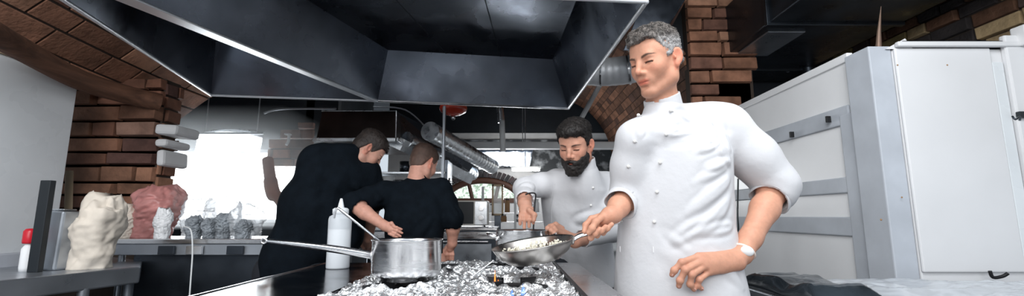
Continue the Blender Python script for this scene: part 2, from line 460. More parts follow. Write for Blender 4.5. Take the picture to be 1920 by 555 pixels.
# second hood in the background
h2 = thing('extractor_hood', 'small dark box hood behind the two cooks in black', 'extractor hood', tuple(P(670, 240, 4.4)))
a, b_ = P(592, 262, 4.3), P(742, 262, 4.3); zt2 = P(700, 206, 4.3).z
o = MB(); y0, y1 = 4.3, 5.4
o.hexa([Vector((a.x, y0, a.z)), Vector((b_.x, y0, a.z)), Vector((b_.x, y1, a.z)), Vector((a.x, y1, a.z))],
       [Vector((a.x + .02, y0 + .05, zt2)), Vector((b_.x - .02, y0 + .05, zt2)), Vector((b_.x - .02, y1, zt2)), Vector((a.x + .02, y1, zt2))])
o.build('casing', mat('steel_red_reflection', (.10, .075, .07), .3, .9, cvar=.5, cscale=3), h2, bevel=.01)  # reddish reflection painted into the steel as a brown tint
o = MB(); o.box((a.x - .02, y0 - .03, a.z - .02), (b_.x + .02, y0, a.z + .015)); o.box((b_.x, y0 - .03, a.z - .02), (b_.x + .03, y1, a.z + .015))
o.build('rim', 'galv', h2, bevel=.004)
o = MB(); o.tube([Vector((b_.x - .018, y0 + .045, zt2)), Vector((b_.x, y0 - .004, a.z))], .007, 6); o.tube([Vector((a.x + .02, y0 + .045, zt2)), Vector((b_.x - .018, y0 + .045, zt2))], .006, 6); o.build('edge_bead', 'galv', h2)
# steel apron beneath it, sloping to the right
h3 = thing('exhaust_duct', 'flat grey steel duct sloping down beside the small box hood', 'duct', tuple(P(800, 270, 4.6)))
MB().slab([P(735, 250, 4.5), P(760, 262, 4.5), P(890, 330, 5.8), P(868, 318, 5.8)], .12).build('duct_body', 'galv', h3)
MB().slab([P(742, 208, 4.45), P(745, 262, 4.45), P(880, 322, 5.9), P(900, 290, 5.9)], .04).build('duct_side', 'dark_steel', h3)

# spiral ducts
def spiral_duct(name, label, p0, p1, r, mt='galv', bend=None):
    t = thing(name, label, 'duct', tuple(p0)); d = (p1 - p0); L = d.length
    pts = [p0.lerp(p1, i / 80) for i in range(81)]
    MB().tube(pts, [r * (1.035 if i % 4 == 0 else 1) for i in range(81)], 28).build('duct_body', mt, t)
    dn = d.normalized()
    MB().tube([p1 - dn * .03, p1 + dn * .02], r * 1.06, 28).build('end_collar', mt, t)
    return t
spiral_duct('spiral_duct', 'ribbed round silver duct running back over the microwave', P(806, 246, 4.1), P(922, 312, 5.9), .088)
spiral_duct('spiral_duct', 'lower smooth silver duct below the ribbed one', P(760, 262, 4.6), P(885, 326, 6.4), .085, 'galv')
# flexible duct by the grey-haired chef's head
t = thing('flexible_duct', 'wide silver flexible duct beside the grey-haired chef\'s head', 'duct', tuple(P(1100, 135, 4.0)))
pts = spline([P(1062, 128, 4.05), P(1110, 134, 4.0), P(1150, 134, 3.95), P(1196, 126, 3.9), P(1240, 105, 3.9)], 14)
MB().tube(pts, [.128 * (1 + .012 * math.sin(i * 1.57)) for i in range(len(pts))], 28).build('duct_body', 'duct_bright', t)
i = 24
for i in (20, 36):
    MB().tube([pts[i], pts[i + 1]], .14, 28).build('clamp_ring', 'bright_steel', t)
# dark rectangular riser right of the hood
b = MB().hexa([P(1168, 95, 3.2), P(1225, 95, 3.2), P(1235, 95, 3.6), P(1180, 95, 3.6)], [P(1215, -25, 3.2), P(1300, -25, 3.2), P(1300, -25, 3.6), P(1230, -25, 3.6)])
tag(b.build('exhaust_duct', 'hood_steel', bevel=.006), 'dark steel riser duct between the wide hood and the brick vault', 'duct')
# diagonal white pipe
tag(MB().tube([P(1130, 150, 5.0), P(1090, 222, 5.0)], .028, 12).build('pipe', 'white_paint'), 'pale diagonal pipe behind the corner of the wide hood', 'pipe')
tag(MB().tube([P(937, 196, 5.2), P(940, 230, 5.2)], .04, 12).build('pipe', 'galv'), 'short grey vertical pipe hanging below the hood rim', 'pipe')
tag(MB().tube([P(941, 226, 5.1), P(943, 284, 5.1)], .032, 12).build('pipe', 'white_paint'), 'white vertical pipe in front of the white lintel', 'pipe')
# steel post at the cooks
pl = thing('steel_post', 'thin upright steel post between the cook in black and the stove', 'post', tuple(P(831, 450, 3.2)))
x, y = P(831, 300, 3.72).x, 3.72
MB().tube([Vector((x, y, 0)), Vector((x, y, 2.045))], .0135, 12).build('pole', 'grey_steel', pl)
MB().tube([Vector((x, y, 1.02)), Vector((x, y, 1.06))], .021, 12).build('collar', 'bright_steel', pl)
# red ceiling extinguisher
c = P(850, 205, 4.1); t = thing('fire_extinguisher', 'round red hanging extinguisher under the hood rim', 'fire extinguisher', tuple(c))
MB().lathe([(0, .09), (.06, .088), (.11, .06), (.13, .01), (.118, -.025), (.07, -.05), (.02, -.062), (0, -.062)], c, 32).build('body', 'red_enamel', t)
MB().lathe([(.0, -.06), (.018, -.06), (.02, -.085), (.012, -.10), (0, -.10)], c, 14).build('nozzle', 'galv', t)
MB().tube([c + Vector((0, 0, .08)), c + Vector((0, 0, .95))], .008, 8).build('hanger', 'black_iron', t)
# ceiling light tube + glow
t = thing('tube_lamp', 'lit horizontal tube lamp in front of the white arch', 'lamp', tuple(P(985, 318, 6.6)))
MB().tube([P(960, 319, 6.6), P(1012, 319, 6.6)], .014, 12).build('tube', 'tube_light', t)
MB().box(P(958, 319, 6.65) - Vector((0, .03, -.02)), P(1014, 316, 6.65) + Vector((0, .03, .03))).build('housing', 'white_paint', t)
t = thing('tube_lamp', 'slanted bright lamp left of the bearded chef\'s head', 'lamp', tuple(P(975, 298, 7)))
MB().tube([P(968, 312, 7), P(984, 284, 7)], .020, 12).build('tube', 'tube_light', t)
MB().tube([P(970, 312, 7.06), P(986, 284, 7.06)], .03, 12).build('housing', 'white_paint', t)
for (px, py, yy) in ((985, 314, 6.68), (980, 290, 7.07)):
    q_ = P(px, py, yy); MB().tube([q_, Vector((q_.x, q_.y, 3.2))], .006, 6).build('hanger', 'grey_steel', [o for o in bpy.data.objects if o.name.startswith('tube_lamp')][0 if py == 314 else 1])
# small bluish vault bay behind the lintel
b = MB(); n = 30; k = 12; vs = []
for j in range(k + 1):
    for i in range(n + 1):
        u = i / n; v = j / k; bow = math.sin(PI * u)
        vs.append(P(898 + 94 * u + (1 - v) * (u - .5) * 14, 281 + (36 - 7 * bow) * v, 6.6 + .9 * v) + Vector((0, 0, .012 * random.uniform(-1, 1))))
b.add(vs, [(j * (n + 1) + i, j * (n + 1) + i + 1, (j + 1) * (n + 1) + i + 1, (j + 1) * (n + 1) + i) for j in range(k) for i in range(n)], None, True)
o = b.build('vault_lining', mat('vault_blue', (.22, .30, .42), .4, .3, bump=.6, bscale=14, cvar=.6, cscale=12)); tag(o, 'crinkled bluish vault lining below the white lintel', 'lining')
m_ = o.modifiers.new('s', 'SOLIDIFY'); m_.thickness = .01
# dark marbled soffit above the white arch
b = MB(); xs_ = [836 + 12 * i for i in range(32)]
low = lambda x: 315 + 20 * min(1.0, ((x - 950) / 85) ** 2)
for i in range(len(xs_) - 1):
    xa, xb = xs_[i], xs_[i + 1]
    b.hexa([P(xa, low(xa), 7.92), P(xb, low(xb), 7.92), P(xb, low(xb), 7.98), P(xa, low(xa), 7.98)], [P(xa, 262, 7.92), P(xb, 262, 7.92), P(xb, 262, 7.98), P(xa, 262, 7.98)])
struct('trim_8', b, mat('marbled_dark', (.03, .036, .042), .6, cvar=.3, dirt=(.42, .45, .48), cscale=7))
# pale steel canopy sheet above the bright window
t = thing('canopy_sheet', 'pale bent steel canopy sheet above the bright left window', 'canopy', tuple(P(435, 270, 4.9)))
b = MB(); vs = []
for j in range(7):
    for i in range(13):
        u = i / 12; v = j / 6; vs.append(P(372 + 122 * u - 8 * v, 250 - 6 * math.sin(u * PI) + 40 * v, 4.7 + .6 * v) + Vector((0, 0, .02 * math.sin(v * 5 + u * 3))))
b.add(vs, [(j * 13 + i, j * 13 + i + 1, (j + 1) * 13 + i + 1, (j + 1) * 13 + i) for j in range(6) for i in range(12)], None, True)
o = b.build('sheet', 'galv', t); m_ = o.modifiers.new('s', 'SOLIDIFY'); m_.thickness = .008
MB().tube([P(372, 250, 4.7), P(494, 250, 4.7)], .012, 8).build('front_rail', 'grey_steel', t)
for px in (385, 482):
    q_ = P(px, 250, 4.75); MB().tube([q_, Vector((q_.x, q_.y, 3.2))], .006, 6).build('hanger', 'grey_steel', t)
# pipes/cables in the black ceiling zone
for (pp, r, lab) in (([P(700, 200, 4.2), P(760, 206, 4.4), P(800, 240, 4.6)], .008, 'thin dark conduit curving over the small box hood'),
                     ([P(495, 212, 4.6), P(530, 204, 4.6), P(630, 204, 4.6)], .013, 'grey pipe under the left end of the hood rim')):
    tag(MB().tube(spline(pp, 6), r, 8).build('conduit', 'grey_steel'), lab, 'conduit')
# brick remains left of small hood
b = MB(); S = lambda u, v: Vector((P(505, 300, 5.0).x + u, 5.0, P(505, 312, 5.0).z + v))
bricks(b, S, .48, .5, bl=.25, bh=.10, th=.05, tones=ORG, keep=lambda u, v: v < .26 or .2 < u); backing(b, S, .40, .22)
o = b.build('brick_pier', ['brick', 'mortar'], bevel=.004); tag(o, 'broken brick pier behind the shoulder of the leaning cook', 'brickwork')
o['kind'] = 'structure'; o.name = 'trim_6'
t = MB().tube(spline([P(502, 300, 4.6), P(506, 330, 4.5), P(512, 362, 4.4), P(532, 398, 4.3), Vector((P(545, 420, 4.3).x, 4.3, .5)), Vector((P(548, 420, 4.3).x, 4.3, 0))], 6), [.055] * 8 + [.065] * 6 + [.045] * 17, 12)
tag(t.build('forearm_stand_in', 'terracotta'), 'bent reddish clay pipe at the leaning cook\'s back', 'pipe')  # tube put in where a forearm reaches up
t = thing('wall_hook', 'small white hook hanging left of the small box hood', 'hook', tuple(P(540, 262, 4.8)))
MB().box(P(537, 254, 4.8), P(543, 250, 4.75)).build('plate', 'white_paint', t); MB().tube(spline([P(542, 253, 4.76), P(541, 264, 4.74), P(537, 272, 4.72)], 5), .014, 8).build('hook', 'white_paint', t)

# ================================================================= RIGHT CABINETS (plane x = 1.76 running back, then a face towards us)
XR = 1.76
cab = thing('cold_cabinet', 'long white cold cabinet with grey rails running back along the right wall', 'cabinet', (XR, 3.0, 0))
ZT = 1.96
MB().box((XR, 2.27, .15), (XR + .45, 3.92, ZT)).build('body', 'panel_bright', cab, bevel=.006)
MB().box((XR, 2.27, 0), (XR + .45, 3.92, .15)).build('plinth', 'dark_steel', cab)
r = MB(); r.box((XR - .012, 2.27, ZT - .03), (XR + .02, 3.92, ZT + .015)); r.build('top_trim', 'panel_bright', cab, bevel=.004)
for z, hgt in ((1.655, .05), (1.29, .042), (1.075, .05)):
    MB().box((XR - .014, 2.30, z - hgt), (XR + .0, 3.9, z + hgt)).build('rail', 'grey_rail', cab, bevel=.012)
MB().box((XR - .016, 2.27, .5), (XR, 2.37, 1.66)).build('stile', 'grey_rail', cab, bevel=.008)
for (y, z) in ((2.42, 1.655), (2.75, 1.63)):
    MB().box((XR - .045, y, z - .02), (XR - .02, y + .012, z + .015)).build('latch', 'black_iron', cab, bevel=.002)
s = MB()
for y in (3.35,): s.box((XR - .004, y, 1.2), (XR + .001, y + .006, ZT))
s.build('panel_seam', 'grey_rail', cab)
# front-facing upright cabinet
cf = thing('cold_cabinet', 'tall white cabinet facing forward with a worn grey corner post', 'cabinet', (2.1, 2.3, 0))
MB().box((1.84, 2.10, .1), (2.484, 2.26, 1.93)).build('body', 'panel_front', cf, bevel=.006)
MB().box((1.84, 2.12, 0), (2.484, 2.26, .1)).build('plinth', 'dark_steel', cf)
MB().box((1.725, 2.10, .1), (1.835, 2.26, 1.945)).build('corner_post', 'grey_rail', cf, bevel=.006)
MB().box((1.84, 2.085, .88), (2.30, 2.10, 1.93)).build('door', 'panel_front', cf, bevel=.006)
MB().box((2.30, 2.088, .88), (2.355, 2.10, 1.86)).build('door_edge', 'white_panel', cf, bevel=.004)
MB().box((2.36, 2.07, .84), (2.46, 2.10, 1.99)).build('hinge_post', 'panel_front', cf, bevel=.008)
MB().box((2.42, 2.03, 1.93), (2.475, 2.10, 2.03)).build('hinge_block', 'panel_front', cf, bevel=.008)
MB().box((1.88, 2.08, 1.935), (2.38, 2.2, 1.965)).build('top_slot', 'black_plastic', cf, bevel=.003)
MB().box((1.84, 2.06, 1.93), (2.44, 2.085, 1.955)).build('top_trim', 'panel_front', cf, bevel=.006)
MB().box((2.462, 2.06, .86), (2.482, 2.10, 1.92)).build('gasket', 'dark_steel', cf)
MB().box((2.35, 2.05, 1.58), (2.43, 2.07, 1.61)).build('catch', 'black_plastic', cf, bevel=.003)
MB().tube(spline([P(1856, 508, 2.04), P(1862, 520, 2.04), P(1880, 518, 2.03), P(1890, 512, 2.02)], 5), .007, 8).build('hinge_arm', 'black_iron', cf)
v = MB(); v.add([P(1660, 92, 2.09), P(1697, 72, 2.09), P(1712, 92, 2.09), P(1660, 92, 2.14), P(1697, 72, 2.14), P(1712, 92, 2.14)], [(0, 2, 1), (3, 4, 5), (0, 1, 4, 3), (1, 2, 5, 4), (2, 0, 3, 5)])
v.build('raised_corner', 'panel_front', cf)
for (px, py, r) in ((1776, 122, .004), (1652, 412, .005), (1691, 370, .004), (1683, 122, .004)):
    MB().sphere(P(px, py, 2.085 if px > 1660 else 2.10), (r, .003, r), 8, 6).build('rust_spot', 'wicker', cf)
c3 = thing('cold_cabinet', 'pale blue-white cabinet cut off by the right edge of the photo', 'cabinet', (2.8, 2.1, 0))
MB().box((2.49, 1.98, 0), (3.2, 2.6, 1.97)).build('body', 'white_panel', c3, bevel=.01)
MB().box((2.59, 1.955, .9), (3.15, 1.98, 1.9)).build('door', 'white_panel', c3, bevel=.008)
MB().tube(spline([P(1898, 218, 1.94), P(1904, 224, 1.93), P(1912, 219, 1.94), P(1912, 226, 1.94)], 4), .004, 6).build('latch', 'dark_steel', c3)
# skewer standing on the cabinet
t = MB().tube([Vector((P(1646, 92, 2.2).x, 2.2, 1.94)), P(1648, 60, 2.2), P(1652, 12, 2.2)], [.016, .009, .001], 8)
tag(t.build('metal_spike', mat('rusty', (.25, .17, .13), .5, .6)), 'tall thin rusty spike standing on top of the white cabinet', 'spike')
# dark duct above the cabinets
dd = thing('ceiling_duct', 'big dark rectangular duct running back above the white cabinets', 'duct', (2.5, 3, 2.6))
MB().box((1.98, .8, 2.60), (3.0, 4.85, 3.05)).build('duct_body', 'dark_steel', dd, bevel=.01)
for y in (2.2, 3.3, 4.4): MB().box((1.96, y, 2.58), (3.02, y + .04, 3.07)).build('flange', 'dark_steel', dd, bevel=.004)
MB().box((2.05, 3.45, 2.585), (2.35, 4.0, 2.60)).build('access_plate', 'grey_steel', dd, bevel=.003)
for (a_, b_, r, m_, lab) in ((P(1445, 122, 4.5), P(1480, 132, 4.5), .03, 'bright_steel', 'short bright steel pipe in the dark corner beside the brick pier'),
                          (P(1500, 150, 4.6), P(1530, 160, 4.6), .035, 'dark_steel', 'dark pipe elbow in the corner behind the white cabinet'),
                          (P(1490, 20, 4.4), P(1520, 150, 4.4), .06, 'dark_steel', 'dark vertical pipe left of the big dark duct')):
    tag(MB().tube(spline([a_, (a_ + b_) / 2 + Vector((0, 0, .02)), b_], 6), r, 12).build('pipe', m_), lab, 'pipe')
# black cable behind main chef
tag(MB().tube(spline([P(1384, 335, 3.3), P(1383, 400, 3.3), P(1384, 432, 3.25), P(1372, 436, 3.2), P(1350, 434, 3.2)], 6), .006, 6).build('cable', 'black_plastic'), 'black cable hanging behind the grey-haired chef\'s elbow', 'cable')

# right counter with wrapped trays
ct = thing('prep_counter', 'steel counter in front of the white cabinets at the lower right', 'counter', (1.7, 1.8, 0))
MB().box((.93, 1.42, .81), (3.1, 1.965, .85)).build('worktop', 'grey_steel', ct, bevel=.006)
for x in (1.0, 3.0):
    for y in (1.48, 1.92): MB().tube([Vector((x, y, 0)), Vector((x, y, .81))], .02, 12).build('leg', 'grey_steel', ct)
MB().box((.97, 1.46, .25), (3.06, 1.94, .28)).build('undershelf', 'grey_steel', ct, bevel=.004)
def crumple(name, label, cat, x0, x1, y0, y1, z, amp, m, hump=.05, n=60, seed=0, fq=9):
    mb = MB(); vs = []
    xs = np.linspace(x0, x1, n); ys = np.linspace(y0, y1, int(n * .7)); X, Y = np.meshgrid(xs, ys)
    pts = np.stack([X.ravel() * fq + seed, Y.ravel() * fq * 1.6, np.full(X.size, seed * 1.7)], 1)
    u = (X.ravel() - x0) / (x1 - x0); v_ = (Y.ravel() - y0) / (y1 - y0)
    e = np.clip(np.minimum(np.minimum(u, 1 - u), np.minimum(v_, 1 - v_)) / .14, 0, 1) ** .5
    Z = z + e * (hump + amp * (1 - np.abs(fbm(pts, 4)) * 1.6))
    Z = np.maximum(Z, z + .001)
    vs = list(zip(X.ravel().tolist(), Y.ravel().tolist(), Z.tolist())); nx = len(xs); ny = len(ys)
    mb.add(vs, [(j * nx + i, j * nx + i + 1, (j + 1) * nx + i + 1, (j + 1) * nx + i) for j in range(ny - 1) for i in range(nx - 1)], None, True)
    o = mb.build(name, m); sd = o.modifiers.new('s', 'SOLIDIFY'); sd.thickness = .002
    return tag(o, label, cat)
crumple('wrapped_tray', 'dark tray under crinkled cling film at the left end of the right counter', 'tray', .94, 1.17, 1.45, 1.95, .85, .014, 'tray_film', .050, seed=3, fq=3.5)
crumple('plastic_sheet', 'crinkled clear plastic sheet spread on the right counter', 'plastic wrap', 1.18, 2.6, 1.45, 1.95, .85, .022, 'wrap_sheet', .012, n=110, seed=9, fq=4)

# ================================================================= LEFT SIDE
lp = thing('white_board', 'large plain pale grey panel on the left wall', 'panel', (-2.8, 2.0, .8))
MB().box((-2.82, -.3, .88), (-2.77, 2.80, 2.0)).build('board', 'white_panel', lp, bevel=.003)
MB().box((-2.83, -.3, 2.0), (-2.755, 2.81, 2.015)).build('top_trim', 'wood_light', lp)
MB().box((-2.79, -.3, .84), (-2.70, 2.7, .93)).build('ledge', 'grey_rail', lp, bevel=.006)
# near steel pass at lower left
z = .86
c = [PZ(-60, 500, z), PZ(210, 481, z), PZ(268, 488, z), PZ(263, 496, z)]
ps = thing('steel_table', 'thick grey steel table corner at the lower left', 'table', tuple(PZ(100, 510, z)))
near = [PZ(-60, 560, z) + Vector((-.5, -.4, 0)), PZ(-60, 520, z), PZ(0, 527, z), PZ(262, 497, z), PZ(266, 489, z), PZ(215, 481, z), PZ(-60, 487, z), PZ(-60, 487, z) + Vector((-.6, 0, 0))]
poly = [Vector((-2.75, 1.30, z)), PZ(0, 527, z) , PZ(262, 499, z), PZ(268, 488, z), PZ(212, 481, z), Vector((-2.75, PZ(0, 487, z).y, z))]
poly = [Vector((-2.74, .95, z)), PZ(-5, 527, z), PZ(264, 499, z), PZ(267, 489, z), PZ(212, 481, z), Vector((-2.74, PZ(212, 481, z).y, z))]
MB().hexa([p - Vector((0, 0, .09)) for p in poly], poly).build('worktop', 'grey_steel', ps, bevel=.008)
for q in (PZ(232, 497, z) + Vector((0, .05, 0)), Vector((-2.6, 1.3, z)), Vector((-2.65, 2.3, z)), Vector((-2.1, 2.3, z))):
    MB().tube([Vector((q.x, q.y, 0)), Vector((q.x, q.y, .78))], .024, 12).build('leg', 'grey_steel', ps)
MB().box((-2.68, 1.35, .3), (-2.0, 2.3, .33)).build('undershelf', 'grey_steel', ps)
# black upright board, standing on the steel table
q0 = PZ(76, 488, z); yq = 2.25
x0, x1 = P(66, 400, yq).x, P(86, 400, yq).x
tag(MB().box((x0, yq, z), (x1, yq + .03, P(75, 338, yq).z)).build('black_board', 'black_plastic', bevel=.003), 'narrow black upright board on the steel table at the left', 'board')
# grey canister
yq = 2.32; x0, x1 = P(86, 400, yq).x, P(124, 400, yq).x; zt_ = P(100, 393, yq).z
t = thing('metal_canister', 'dented grey metal canister beside the black board', 'canister', ((x0 + x1) / 2, yq, z))
rr = (x1 - x0) / 2
yy_ = yq; hh_ = zt_ - z
MB().hexa([Vector((x0, yy_, z)), Vector((x1 - .02, yy_, z)), Vector((x1, yy_ + .09, z)), Vector((x0 + .01, yy_ + .09, z))], [Vector((x0 - .004, yy_, z + hh_)), Vector((x1 - .012, yy_, z + hh_ - .008)), Vector((x1 + .006, yy_ + .09, z + hh_ - .01)), Vector((x0 + .006, yy_ + .09, z + hh_))]).build('body', 'grey_steel', t, bevel=.010)
MB().box((x0 + .002, yy_ - .004, z + .02), (x0 + .012, yy_, z + hh_ - .02)).build('seam', 'galv', t, bevel=.002)
MB().box((x0 + .02, yy_ + .01, z + hh_ - .004), (x1 - .022, yy_ + .08, z + hh_ + .004)).build('lid', 'galv', t, bevel=.003)
# red capped bottle behind the board
yq = 2.30; xx = P(58, 430, yq).x
t = thing('small_bottle', 'small pale bottle with a red cap, left of the black board', 'bottle', (xx, yq, z))
MB().lathe([(0, 0), (.022, 0), (.024, .02), (.024, .11), (.012, .13), (.012, .14), (0, .14)], (xx, yq, z), 20).build('body', 'milk', t)
zc = P(58, 432, yq).z
MB().lathe([(.0, -.0), (.024, 0), (.026, .01), (.026, .06), (.018, .072), (0, .074)], (xx, yq, z + .135), 20).build('cap', 'red_plastic', t)
# cream paper sack
def sack(name, label, cat, px0, px1, pyt, pyb, Y, m, lean=0, seed=1, depth=.12, zbase=None, par=None, cr=.07):
    a_, b_ = P(px0, pyb, Y), P(px1, pyb, Y); zt_ = P((px0 + px1) / 2, pyt, Y).z; zb_ = a_.z if zbase is None else zbase
    mb = MB(); n = 72; k = 48; vs = []; cx = (a_.x + b_.x) / 2; hw = (b_.x - a_.x) / 2
    tt, jj = np.meshgrid(np.arange(n) * 2 * PI / n, np.arange(k + 1) / k); tt = tt.ravel(); jj = jj.ravel(); asp = (zt_ - zb_) / max(hw, .01)
    pp = np.stack([np.cos(tt) * 1.4 + seed, np.sin(tt) * 1.4, jj * 1.4 * asp], 1); NN = fbm(pp, 3); w3 = fbm(pp * 1.3 + 9, 2)[:, None]; N2 = 1 - 2.4 * np.abs(fbm(pp * 2.6 + w3, 3))
    for j in range(k + 1):
        t_ = j / k
        for i in range(n):
            th = 2 * PI * i / n
            w_ = 1.0 - .12 * math.cos(t_ * 5) if t_ < .8 else 1.08 - (t_ - .8) * 2.6
            nn = float(NN[j * n + i]); w_ *= 1 + .16 * nn + cr * float(N2[j * n + i])
            vs.append((cx + hw * w_ * math.cos(th) + lean * t_, Y + depth * w_ * math.sin(th), zb_ + (zt_ - zb_) * t_ * (1 + (.10 * nn if t_ > .7 else 0))))
    fs = [(j * n + i, j * n + (i + 1) % n, (j + 1) * n + (i + 1) % n, (j + 1) * n + i) for j in range(k) for i in range(n)] + [tuple(range(n))[::-1], tuple(k * n + i for i in range(n))]
    mb.add(vs, fs, None, True); o = mb.build(name, m); return tag(o, label, cat) if par is None else o
sack('paper_sack', 'crumpled cream paper sack on the steel table in front of the brick wall', 'sack', 133, 203, 366, 486, 2.42, 'cream_paper', .05, 4, .09, z, cr=.006)
yq = 3.0
tag(MB().hexa([P(118, 490, yq), P(134, 490, yq), P(134, 490, yq + .03), P(118, 490, yq + .03)], [P(122, 320, yq), P(138, 320, yq), P(138, 320, yq + .03), P(122, 320, yq + .03)]).build('wooden_board', 'wood_light', bevel=.003), 'narrow light wooden board leaning on the left brick wall', 'board')

# mid counter with clutter
zc = 1.0; yb = 3.1
mc = thing('steel_counter', 'long steel counter with a dark front below the bright window', 'counter', (-2.1, 3.0, 0))
xl, xr = P(205, 440, 2.75).x, P(492, 440, 2.75).x
MB().box((xl, 2.75, .965), (xr, 3.15, .995)).build('worktop', 'steel', mc, bevel=.004)
MB().box((xl, 2.76, .90), (xr, 2.79, .965)).build('apron', 'grey_steel', mc, bevel=.003)
MB().box((xl + .12, 2.8, .1), (xr - .02, 3.13, .90)).build('cupboard', 'dark_steel', mc, bevel=.004)
for x in (xl + .05, xr - .02): MB().tube([Vector((x, 2.8, 0)), Vector((x, 2.8, .9))], .018, 10).build('leg', 'grey_steel', mc)
for i, pxx in enumerate((300, 352, 428)):
    MB().box((P(pxx, 440, 2.74).x, 2.735, .905), (P(pxx + 30, 440, 2.74).x, 2.75, .955)).build('hook_plate', 'bright_steel' if i % 2 else 'dark_steel', mc, bevel=.002)
tag(MB().tube(spline([P(345, 425, 2.74), P(358, 432, 2.70), P(361, 470, 2.68), P(358, 520, 2.66), P(352, 600, 2.66)], 6), .0045, 6).build('cable', 'white_paint'), 'thin white cable hanging down the dark counter front', 'cable')
sack('plastic_bag', 'large pink plastic bag slumped at the left end of the counter', 'bag', 246, 318, 352, 432, 2.92, 'pink_plastic', .04, 11, .11, .995)
sack('plastic_bag', 'small white plastic bag standing against the pink one', 'bag', 292, 316, 392, 432, 2.80, 'milk', 0, 21, .04, .995)
sack('paper_bag', 'pale folded paper bag left of the pink bag', 'bag', 218, 252, 385, 432, 2.84, 'cream_paper', 0, 23, .05, .995)
for k_, (a_, b_, t_, yy, lab) in enumerate(((346, 392, 372, 2.95, 'crinkled clear plastic bundle just right of the pink bag'), (388, 440, 366, 2.97, 'tallest clear plastic bundle in the middle of the counter'), (436, 488, 382, 2.93, 'clear plastic bundle at the right end of the counter'))):
    sack('plastic_bundle', lab, 'plastic wrap', a_, b_, t_, 432, yy, 'clear_wrap', 0, 31 + k_ * 3, .10, .995)
for k_, (a_, b_, t_, lab) in enumerate(((352, 376, 405, 'grey lump of food wrapped in clear plastic on the counter'), (384, 402, 410, 'small grey wrapped lump between two clear bundles'), (408, 432, 400, 'larger dark grey wrapped lump on the counter'), (444, 470, 412, 'low grey wrapped lump near the counter\'s right end'))):
    sack('food_parcel', lab, 'parcel', a_, b_, t_, 432, 2.86, 'junk_grey', 0, 51 + k_, .05, .995, cr=.13)
# white steel pieces right of the counter
tag(MB().box(P(462, 470, 2.6), Vector((P(490, 400, 2.6).x, 2.66, P(480, 402, 2.6).z))).build('clear_box', 'clear_wrap', bevel=.005), 'clear plastic box at the right end of the counter', 'box') if False else None
# pale blocks added for blown-out white light blobs by the brick edge
for k_, (px0, px1, py0, py1, lab) in enumerate(((298, 341, 235, 254, 'white block for a blown-out light blob at the wall edge, topmost'), (298, 322, 262, 276, 'small pale block below the topmost white one'), (300, 318, 282, 312, 'rough pale lump under the small pale block'))):
    a_, b_ = P(px0, py1, 3.15), P(px1, py0, 3.15)
    tag(MB().box((a_.x, 3.1, a_.z), (b_.x, 3.35, b_.z), Matrix.Rotation(.06 * (1 - k_), 3, 'Y')).build('pale_block', 'wall_white', bevel=.02), lab, 'block')

# ================================================================= CENTRAL BACKGROUND
yo = 4.3
ov = thing('oven_range', 'dark steel oven range under the microwave', 'oven', (P(860, 450, yo).x, yo, 0))
xl, xr = P(690, 450, yo).x, P(932, 450, yo).x; zt_ = P(900, 428, yo).z
MB().box((xl, yo, .08), (xr, yo + .6, zt_)).build('body', 'dark_steel', ov, bevel=.005)
MB().box((xl, yo - .02, zt_ - .02), (xr, yo + .6, zt_ + .01)).build('top', 'steel', ov, bevel=.003)
MB().box((xl + .05, yo - .025, zt_ - .36), (xr - .05, yo, zt_ - .14)).build('oven_door', 'grey_steel', ov, bevel=.006)
MB().tube([Vector((xl + .08, yo - .06, zt_ - .12)), Vector((xr - .08, yo - .06, zt_ - .12))], .010, 10).build('handle', 'bright_steel', ov)
for i in range(7):
    xk = xl + .62 + i * .085
    MB().tube([Vector((xk, yo - .045, zt_ - .41)), Vector((xk, yo, zt_ - .41))], .016, 12).build('knob', 'bright_steel', ov)
MB().box((xl + .05, yo - .012, .12), (xr - .05, yo, zt_ - .46)).build('drawer', 'grey_steel', ov, bevel=.006)
MB().box((xl, yo - .01, zt_ - .10), (xr, yo, zt_ - .03)).build('control_panel', 'steel', ov, bevel=.003)
# microwave
ym = 4.4; xl, xr = P(838, 400, ym).x, P(914, 400, ym).x; z0 = zt_ + .01; z1 = P(870, 376, ym).z
mw = thing('microwave', 'silver microwave with two round dials above the oven range', 'microwave', ((xl + xr) / 2, ym, z0))
MB().box((xl, ym, z0 + .015), (xr, ym + .34, z1)).build('body', 'cream_knob', mw, bevel=.006)
xd = P(890, 400, ym).x
MB().box((xl + .01, ym - .015, z0 + .03), (xd - .01, ym, z1 - .012)).build('door', 'black_plastic', mw, bevel=.004)
MB().box((xd, ym - .01, z0 + .02), (xr - .004, ym, z1 - .008)).build('control_panel', 'galv', mw, bevel=.003)
for zf in (.34, .70):
    MB().tube([Vector(((xd + xr) / 2, ym - .035, z0 + (z1 - z0) * zf)), Vector(((xd + xr) / 2, ym - .01, z0 + (z1 - z0) * zf))], .024, 18).build('dial', 'bright_steel', mw)
for x in (xl + .03, xr - .03):
    MB().tube([Vector((x, ym + .04, z0)), Vector((x, ym + .04, z0 + .015))], .01, 8).build('foot', 'black_plastic', mw)
